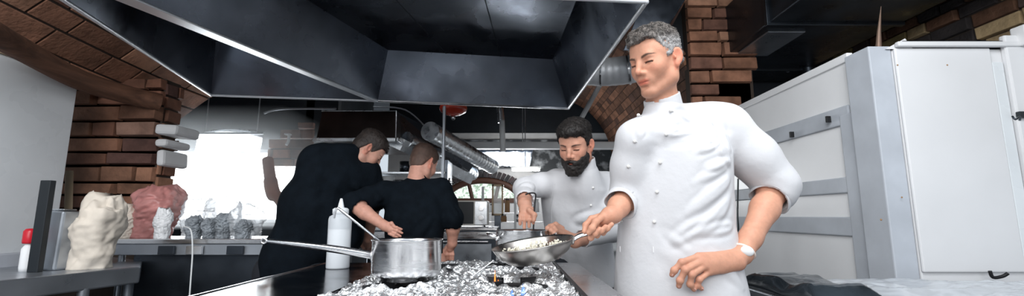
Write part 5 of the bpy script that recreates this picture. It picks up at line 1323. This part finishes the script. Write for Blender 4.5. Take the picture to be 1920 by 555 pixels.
# ----------------------------------------------------------------- 2. the bearded chef
def chef_beard():
    root = thing('person', 'bearded dark-haired chef in a white jacket stirring the pot behind the frying pan', 'person', (P(1088, 450, 2.3).x, 2.33, 0))
    hc = P(1079, 272, 2.07); fr = headframe(hc, -30, 24, 3); S = .93
    neck0 = P(1094, 318, 2.16)
    shR = P(1044, 342, 2.24); elR = P(984, 354, 2.14); wrR = P(984, 382, 1.94)      # his right arm (left in picture) over the pot
    shL = P(1138, 347, 2.28); elL = P(1152, 428, 2.12); wrL = P(1078, 452, 1.95)
    hip = Vector((P(1085, 490, 2.35).x, 2.38, .92))
    f = Field(axis(-.05, .62, [(P(960, 400, 1.9).x, P(1065, 430, 1.9).x), (hc.x - .11, hc.x + .11, .003)], .01, .003), axis(1.72, 2.6, [(1.78, 2.17)], .011, .003), axis(0, 1.68, [(1.0, 1.24), (hc.z - .15, hc.z + .15)], .012, .003))
    tx = P(1088, 400, 2.27).x
    f.loft([(.80, hip.x, 2.38, .14, .09), (.95, hip.x, 2.37, .14, .09), (1.08, tx, 2.34, .12, .07), (1.16, tx, 2.30, .11, .06), (1.22, tx, 2.27, .06, .04)], .02)
    f.cap(hc + Vector((.01, .04, -.04)), neck0, .052, .058, .03); f.cap(fr[1] + fr[0] @ Vector((0, -.01, -.085)), neck0 + Vector((0, -.02, 0)), .03, .036, .03)
    head(f, fr, S, True, 1.0)
    NB = neck0 + Vector((0, .01, -.075)); f.cap(neck0, NB, .05, .05, .02); f.cap(NB, shR, .032, .036, .012); f.cap(NB, shL, .032, .036, .012)
    f.cap(shR, elR, .045, .04, .02); f.chain([elR, elR.lerp(wrR, .5), wrR], [.038, .034, .027], .02)
    f.cap(shL, elL, .045, .04, .02); f.chain([elL, elL.lerp(wrL, .5), wrL], [.038, .034, .027], .02)
    for sx in (-1, 1):
        f.chain([hip + Vector((sx * .09, 0, -.02)), Vector((hip.x + sx * .10, hip.y - .02, .50)), Vector((hip.x + sx * .11, hip.y + .01, .08))], [.085, .055, .04], .03)
    q = P
    # right hand, fingers pointing down into the pot
    f.cap(wrR, q(988, 396, 1.915), .027, .026, .015, flat=((.1, 1, .4), .75))
    for (a, b) in ((q(980, 396, 1.915), q(981, 404, 1.895)), (q(996, 395, 1.905), q(996, 403, 1.89))): f.cap(a, b, .015, .013, .014)
    for i, (x0, x1, ye) in enumerate(((976, 975, 420), (984, 983, 427), (992, 992, 425), (999, 1000, 418))):
        finger(f, [q(x0 , 402, 1.895), q((x0 + x1) / 2 , 412, 1.875), q(x1, ye, 1.878)], .0088, .0070, .0025)
    finger(f, [q(992, 394, 1.89), q(1002, 403, 1.87), q(1001, 413, 1.865)], .011, .0088, .005)
    # left hand on the pot's right handle
    f.cap(wrL, q(1056, 440, 1.92), .027, .024, .015)
    for i, (dx, dy, yy) in enumerate(((0, 0, 1.885), (6, 4, 1.87), (12, 9, 1.86))):
        finger(f, [q(1050 + dx * .7, 430 + dy, yy + .03), q(1036 + dx * .5, 424 + dy, yy), q(1027 + dx, 428 + dy, yy - .012), q(1026 + dx, 436 + dy, yy)], .0100, .0084, .005)
    finger(f, [q(1054, 428, 1.93), q(1042, 421, 1.915), q(1030, 424, 1.90)], .011, .009, .005)
    V, Q = f.mesh(); V = relax(V, Q, 1, .35); put('body', V, Q, 'skin', root, skin_cols(V, fr, S, (.55, .285, .20), .5, brow=(.015, .01, .01)))
    ys_ = [-.12, -.085, -.06, -.045, -.030, -.012, .006, .02, .034, .05, .07, .12]
    zs_ = [.070, .066, .060, .045, .010, -.04, .020, .028, .004, -.040, -.062, -.070]
    dk = lambda L: np.tile(np.array((.014, .011, .010)), (len(L), 1)) * (1 + .4 * vnoise(L * 60))[:, None]
    th = lambda L: (.011 * sst(.05, .10, L[:, 2]) + .008 * sst(-.02, -.08, L[:, 1]) * sst(.06, .085, L[:, 2])).astype(np.float32)
    hairmass(fr, S, lambda x, y: np.interp(y, ys_, zs_), .004, root, dk, seed=9, curl=.003, h=.0035, strands=4500, slen=.014, thick=th, spread=.5)
    # beard
    c = fr[1]; g = [np.arange(c[i] - .15, c[i] + .15, .0032, dtype=np.float32) for i in range(3)]; f = Field(*g)
    f.ell((0, -.024, -.052), (.066, .070, .070), .02, fr=fr); f.ell((0, -.070, -.100), (.036, .030, .036), .03, fr=fr)
    f.cap((-.030, -.080, -.052), (0, -.094, -.050), .008, .007, .008, fr=fr); f.cap((.030, -.080, -.052), (0, -.094, -.050), .008, .007, .008, fr=fr)
    f.ell((0, -.098, -.0635), (.017, .014, .0045), .003, 's', fr=fr)
    X, Y, Z = np.meshgrid(*g, indexing='ij'); L = local(np.stack([X.ravel(), Y.ravel(), Z.ravel()], 1), fr, S); n = fbm(L * 90, 2) * .004
    lim = np.interp(np.abs(L[:, 0]), [0, .012, .030, .045, .058, .07], [-.047, -.048, -.056, -.050, -.025, .01]) 
    D = np.maximum(f.D.ravel() + n, np.maximum(L[:, 2] - lim, (L[:, 1] - .004) + np.maximum(0, -.03 - L[:, 2]) * -.3) + n); f.D = D.astype(np.float32).reshape(f.D.shape)
    V, Q = f.mesh(); V = relax(V, Q, 1, .4); put('beard', V, Q, 'hair', root, dk(local(V, fr)))
    # jacket
    f = Field(axis(-.12, .68, (), .007), axis(1.85, 2.65, (), .007), axis(.74, 1.42, (), .007))
    c0 = Vector((tx, 2.33, 0)); R = Matrix.Rotation(math.radians(-20), 3, 'Z'); lean = lambda z: -(z - .9) * .45
    f.loft([(z, dx, lean(z) + .05, rx, ry) for (z, dx, rx, ry) in ((.78, .0, .175, .13), (.90, 0, .168, .12), (1.02, 0, .165, .12), (1.15, 0, .168, .115), (1.25, .0, .165, .10), (1.30, .0, .11, .080), (1.335, 0, .062, .06))], .02, fr=(R, c0))
    f.cap(neck0 + Vector((0, .01, -.05)), shL, .055, .062, .05); f.cap(neck0 + Vector((0, .01, -.05)), shR, .055, .062, .05)
    f.chain([shR, shR.lerp(elR, .5) + Vector((0, 0, .004)), elR, elR.lerp(wrR, .72)], [.056, .052, .050, .043], .03)
    f.chain([shL, shL.lerp(elL, .5), elL, elL.lerp(wrL, .80)], [.058, .058, .056, .042], .03)
    f.cap(neck0 + Vector((0, .02, -.08)), neck0 + Vector((-.006, -.014, -.016)), .070, .064, .05)
    for (a, b, t) in ((elR, wrR, .70), (elL, wrL, .78)): f.cap(a.lerp(b, t + .07), a.lerp(b, t + .5), .037, .037, .005, 's')
    V, Q = f.mesh(); V = relax(V, Q, 1, .5); g = lambda px, py, Y: P(px, py, Y)
    V = wrinkle(V, Q, [(g(1030, 350, 2.08), g(975, 345, 2.05), .010, .008), (g(1120, 400, 2.15), g(1060, 430, 2.15), .012, .008), (g(1130, 440, 2.1), g(1080, 480, 2.1), .012, .008), (g(1050, 380, 2.1), g(1110, 470, 2.1), .012, .006), (g(1135, 380, 2.15), g(1150, 430, 2.1), .010, .008)], .0035, 8, 8)
    jk = put('jacket', V, Q, 'white_cloth', root)
    collar_mesh(root, neck0 + Vector((-.004, -.018, -.010)), Vector((-.12, -.12, 1)), .066, .058, Vector((-.4, -.92, 0)), 'white_cloth', jk=jk)
    from mathutils.bvhtree import BVHTree
    bv = BVHTree.FromPolygons([tuple(v) for v in V], [tuple(q_) for q_ in Q]); camp = Vector((0, 0, CAMZ)); ln = []
    for (px, py) in ((1040, 345), (1036, 365), (1034, 390), (1034, 415), (1035, 440)):
        h = bv.ray_cast(camp, (P(px, py, 2) - camp).normalized())
        if h[0]: ln.append(h[0] + h[1] * .0005)
    if len(ln) > 2: MB().tube(spline(ln, 6), .0022, 6).build('placket', 'white_cloth', jk)
    for (px, py) in ((1112, 352), (1108, 385)):
        h = bv.ray_cast(camp, (P(px, py, 2) - camp).normalized())
        if h[0]: MB().sphere(h[0], .006, 12, 8).build('button', 'button_white', jk)
    f = Field(axis(.0, .70, (), .012), axis(2.15, 2.65, (), .012), axis(.05, 1.0, (), .014))
    f.loft([(.74, hip.x, hip.y, .155, .10), (.93, hip.x, hip.y - .01, .15, .10)], .02)
    for sx in (-1, 1): f.chain([hip + Vector((sx * .085, 0, -.06)), Vector((hip.x + sx * .10, hip.y - .02, .50)), Vector((hip.x + sx * .11, hip.y + .01, .09))], [.095, .078, .07], .03)
    V, Q = f.mesh(); put('trousers', V, Q, 'dark_trousers', root); shoes(root, [(hip.x - .11, hip.y, 0), (hip.x + .11, hip.y, 0)])
    return root
# ----------------------------------------------------------------- 3 and 4. the two cooks in black, seen from behind
def cook_tall():
    root = thing('person', 'tall cook in black seen from behind, bending over with head down to the right', 'person', (P(545, 520, 2.7).x, 2.7, 0))
    hc = P(690, 283, 2.72); fr = headframe(hc, 118, 42, 0); S = 1.0      # faces right and down, away from us
    neck0 = P(655, 290, 2.66)
    shL = P(600, 300, 2.60); shR = P(688, 322, 2.74); elR = P(700, 385, 2.80); wrR = P(690, 448, 2.92)
    elL = P(590, 380, 2.90); wrL = P(640, 440, 3.1)
    hip = Vector((P(550, 500, 2.68).x, 2.66, .86))
    f = Field(axis(-1.75, -.70, [(P(655, 283, 2.7).x, P(722, 283, 2.7).x), (P(668, 450, 2.9).x, P(710, 450, 2.9).x)], .012, .0035), axis(2.3, 3.4, [(2.58, 3.0)], .013, .0035), axis(0, 1.66, [(hc.z - .14, hc.z + .13), (P(690, 480, 2.9).z, P(690, 430, 2.9).z)], .013, .0035))
    f.chain([hip, hip.lerp(neck0, .5), hip.lerp(neck0, .82)], [.12, .11, .05], .03)
    f.cap(neck0, hc + fr[0] @ Vector((0, .03, -.04)), .056, .052, .03); head(f, fr, S, True)
    NB = neck0.lerp(hip, .16); f.cap(neck0, NB, .05, .05, .02); f.cap(NB, shR, .032, .036, .012); f.cap(NB, shL, .032, .036, .012)
    f.chain([shR, elR, elR.lerp(wrR, .4), wrR], [.05, .042, .040, .028], .02); f.chain([shL, elL, wrL], [.05, .042, .028], .02)
    q = P
    f.cap(wrR, q(690, 458, 2.96), .027, .025, .014)
    for i, dx in enumerate((-8, -2, 4, 10)): finger(f, [q(690 + dx * .8, 456, 2.96), q(692 + dx, 463, 2.98), q(690 + dx, 468, 3.0)], .0105, .009, .005)
    finger(f, [q(682, 452, 2.94), q(678, 460, 2.95), q(682, 466, 2.96)], .011, .009)
    for i, dx in enumerate((-8, -2, 4, 10)): finger(f, [wrL, q(650 + dx, 446, 3.16), q(652 + dx, 452, 3.2)], .012, .009, .006)
    for sx in (-1, 1):
        f.chain([hip + Vector((sx * .09, 0, -.02)), Vector((hip.x + sx * .10 + .02, hip.y - .0, .48)), Vector((hip.x + sx * .12, hip.y + .03, .08))], [.10, .06, .045], .03)
    V, Q = f.mesh(); V = relax(V, Q, 1, .3); put('body', V, Q, 'skin', root, skin_cols(V, fr, S, (.60, .33, .25), .2, True, (.03, .02, .02)))
    ys_ = [-.12, -.085, -.06, -.045, -.030, -.012, .006, .02, .034, .05, .07, .12]; zs_ = [.072, .068, .062, .048, .015, -.01, .022, .030, .004, -.040, -.062, -.070]
    dk = lambda L: np.tile(np.array((.030, .022, .019)), (len(L), 1)) * (1 + .4 * vnoise(L * 60))[:, None]
    hairmass(fr, S, lambda x, y: np.interp(y, ys_, zs_), .004, root, dk, seed=12, curl=.002, h=.004, strands=2500, slen=.010, thick=lambda L: (.012 * sst(.04, .1, L[:, 2])).astype(np.float32))
    f = Field(axis(-1.85, -.70, (), .009), axis(2.3, 3.2, (), .009), axis(.55, 1.66, (), .009))
    b0 = hip + Vector((-.02, 0, -.16)); mid = P(590, 385, 2.66); up = P(632, 315, 2.66)
    f.chain([b0, hip + Vector((.0, 0, .02)), mid, up], [.150, .155, .165, .130], .06)
    f.cap(P(548, 470, 2.66), P(640, 440, 2.70), .12, .13, .06)
    f.cap(P(600, 330, 2.62), P(660, 335, 2.70), .135, .12, .06); f.cap(P(575, 385, 2.64), P(640, 400, 2.72), .14, .14, .06)
    f.cap(P(590, 300, 2.60), P(650, 290, 2.66), .088, .060, .05); f.cap(neck0, neck0 + (hc - neck0) * .25, .062, .060, .02)
    f.chain([shR, elR.lerp(shR, .4), elR + Vector((0, 0, .01))], [.085, .080, .066], .04); f.cap(shL, elL, .09, .08, .04)
    d = (wrR - elR).normalized(); f.cap(elR + d * .02, elR + d * .10, .052, .05, .006, 's')
    V, Q = f.mesh(); V = relax(V, Q, 1, .5); g = P
    V = wrinkle(V, Q, [(g(640, 300, 2.56), g(560, 400, 2.5), .016, .007), (g(660, 340, 2.6), g(690, 380, 2.62), .012, .009), (g(560, 430, 2.5), g(620, 500, 2.5), .016, .008)], .006, 3, 6)
    jk = put('shirt', V, Q, 'black_cloth', root)
    ax_ = (hc - neck0).normalized(); collar_mesh(root, neck0 - ax_ * .01, ax_, .064, .045, Vector((.3, .9, -.4)), 'black_cloth', jk=jk, slot=False)
    f = Field(axis(-1.75, -.9, (), .014), axis(2.35, 3.0, (), .014), axis(.05, .95, (), .014))
    f.cap(hip + Vector((-.07, 0, -.05)), hip + Vector((.07, 0, -.05)), .13, .13, .03)
    for sx in (-1, 1): f.chain([hip + Vector((sx * .085, 0, -.06)), Vector((hip.x + sx * .10 + .02, hip.y, .48)), Vector((hip.x + sx * .12, hip.y + .03, .09))], [.115, .085, .075], .03)
    V, Q = f.mesh(); put('trousers', V, Q, 'dark_trousers', root); shoes(root, [(hip.x - .12, hip.y + .08, 0), (hip.x + .12, hip.y + .08, 0)])
    return root
def cook_short():
    root = thing('person', 'shorter cook in black seen from behind with one hand behind the back', 'person', (P(778, 480, 2.72).x, 2.75, 0))
    hc = P(794, 307, 2.82); fr = headframe(hc, 150, 26, 0); S = .97
    neck0 = P(781, 340, 2.76)
    shL = P(722, 362, 2.68); elL = P(660, 382, 2.56); wrL = P(722, 424, 2.50)
    shR = P(826, 355, 2.76); elR = P(850, 408, 2.72); wrR = P(848, 456, 2.78)
    hip = Vector((P(775, 490, 2.70).x, 2.72, .87))
    f = Field(axis(-1.12, -.20, [(P(765, 300, 2.8).x, P(822, 300, 2.8).x), (P(715, 430, 2.5).x, P(755, 430, 2.5).x), (P(832, 470, 2.78).x, P(865, 470, 2.78).x)], .012, .0035), axis(2.3, 3.05, [(2.42, 2.92)], .013, .0035), axis(0, 1.56, [(hc.z - .14, hc.z + .13), (P(850, 495, 2.78).z, P(740, 415, 2.5).z)], .013, .0035))
    f.chain([hip, hip.lerp(neck0, .5), hip.lerp(neck0, .82)], [.12, .11, .05], .03)
    f.cap(neck0, hc + fr[0] @ Vector((0, .03, -.04)), .056, .052, .03); head(f, fr, S, False)
    NB = neck0.lerp(hip, .16); f.cap(neck0, NB, .05, .05, .02); f.cap(NB, shR, .032, .036, .012); f.cap(NB, shL, .032, .036, .012)
    f.chain([shR, elR, elR.lerp(wrR, .4), wrR], [.05, .042, .040, .028], .02); f.chain([shL, elL, elL.lerp(wrL, .4), wrL], [.05, .042, .038, .026], .02)
    q = P
    f.cap(wrL, q(732, 430, 2.50), .025, .022, .014)
    for (bx, by, tx_, ty_) in ((734, 424, 753, 430), (734, 429, 754, 437), (732, 434, 751, 443), (730, 438, 746, 447)):
        finger(f, [q(bx, by, 2.495), q((bx + tx_) / 2, (by + ty_) / 2 - .5, 2.485), q(tx_, ty_, 2.495)], .0088, .0068, .002)
    finger(f, [q(724, 420, 2.50), q(734, 419, 2.49), q(738, 423, 2.49)], .0105, .0085)
    f.cap(wrR, q(844, 466, 2.80), .027, .024, .014)
    for i, dx in enumerate((-9, -4, 2, 7)): finger(f, [q(843 + dx * .7, 466, 2.80), q(842 + dx, 477, 2.80), q(842 + dx, 487, 2.81)], .0105, .0088, .004)
    finger(f, [q(838, 462, 2.79), q(832, 470, 2.79), q(833, 478, 2.79)], .011, .009)
    for sx in (-1, 1):
        f.chain([hip + Vector((sx * .09, 0, -.02)), Vector((hip.x + sx * .10, hip.y - .0, .46)), Vector((hip.x + sx * .12, hip.y + .03, .08))], [.10, .06, .045], .03)
    V, Q = f.mesh(); V = relax(V, Q, 1, .3); put('body', V, Q, 'skin', root, skin_cols(V, fr, S, (.62, .32, .24), 0, False))
    zs_ = [.072, .068, .062, .048, .015, -.01, .022, .030, .004, -.040, -.062, -.070]; ys_ = [-.12, -.085, -.06, -.045, -.030, -.012, .006, .02, .034, .05, .07, .12]
    dk = lambda L: np.array([[.085, .050, .038]]) * (1.2 - .55 * sst(-.02, .09, L[:, 2]))[:, None] * (1 + .3 * vnoise(L * 60))[:, None]
    hairmass(fr, S, lambda x, y: np.interp(y, ys_, zs_), .0025, root, dk, seed=15, curl=.001, h=.004, strands=2500, slen=.006, thick=lambda L: (.008 * sst(.04, .1, L[:, 2])).astype(np.float32), label='short brown hair')
    f = Field(axis(-1.12, -.18, (), .008), axis(2.35, 3.05, (), .008), axis(.6, 1.46, (), .008))
    cx = P(778, 420, 2.72).x
    f.loft([(.62, cx, 2.72, .17, .13), (.80, cx, 2.72, .165, .125), (.98, cx, 2.72, .165, .12), (1.12, cx, 2.72, .18, .125), (1.22, cx, 2.73, .175, .11), (1.29, cx, 2.75, .12, .08), (1.335, cx + .01, 2.76, .06, .055)], .02)
    f.cap(neck0 + Vector((0, 0, -.05)), shL, .055, .066, .05); f.cap(neck0 + Vector((0, 0, -.05)), shR, .055, .066, .05); f.cap(neck0 - Vector((0, 0, .03)), neck0 + Vector((.004, .01, .0)), .062, .058, .02)
    f.chain([shL, shL.lerp(elL, .5), elL + Vector((.01, 0, .005))], [.064, .064, .058], .03); f.chain([shR, shR.lerp(elR, .5), elR], [.058, .058, .056], .03)
    for a, b in ((elL, wrL), (elR, wrR)):
        d = (b - a).normalized(); f.cap(a, a + d * .035, .058, .056, .02); f.cap(a + d * .06, a + d * .14, .050, .05, .006, 's')
    V, Q = f.mesh(); V = relax(V, Q, 1, .5); g = P
    V = wrinkle(V, Q, [(g(700, 360, 2.6), g(760, 420, 2.55), .012, .007), (g(820, 400, 2.6), g(760, 470, 2.58), .014, .008), (g(840, 370, 2.66), g(860, 410, 2.66), .010, .008), (g(740, 440, 2.58), g(820, 480, 2.58), .012, .007)], .005, 6, 7)
    jk = put('shirt', V, Q, 'black_cloth', root)
    collar_mesh(root, neck0 + Vector((0, .005, -.005)), Vector((.08, .25, 1)), .062, .038, Vector((.4, 1, 0)), 'black_cloth', jk=jk, slot=False)
    f = Field(axis(-1.0, -.2, (), .014), axis(2.4, 3.05, (), .014), axis(.05, .95, (), .014))
    f.cap(hip + Vector((-.06, 0, -.07)), hip + Vector((.06, 0, -.07)), .12, .12, .03)
    for sx in (-1, 1): f.chain([hip + Vector((sx * .085, 0, -.06)), Vector((hip.x + sx * .10, hip.y, .46)), Vector((hip.x + sx * .12, hip.y + .03, .09))], [.11, .085, .075], .03)
    V, Q = f.mesh(); put('trousers', V, Q, 'dark_trousers', root); shoes(root, [(hip.x - .12, hip.y + .08, 0), (hip.x + .12, hip.y + .08, 0)])
    return root
if not os.environ.get('NOPEOPLE'):
    chef_main(); chef_beard(); cook_tall(); cook_short()
# stirring spoon in the bearded chef's hand
t = thing('stirring_spoon', 'steel spoon with a hooked end held by the bearded chef', 'spoon', tuple(P(997, 425, 1.88)))
MB().tube(spline([P(1000, 436, 1.88), P(1001, 410, 1.88), P(1003, 380, 1.9), P(1004, 364, 1.9), P(994, 362, 1.9), P(985, 365, 1.9)], 5), .0032, 8).build('handle', 'black_iron', t)
MB().sphere(P(1000, 442, 1.88), (.016, .006, .022), 14, 8).build('bowl', 'bright_steel', t)
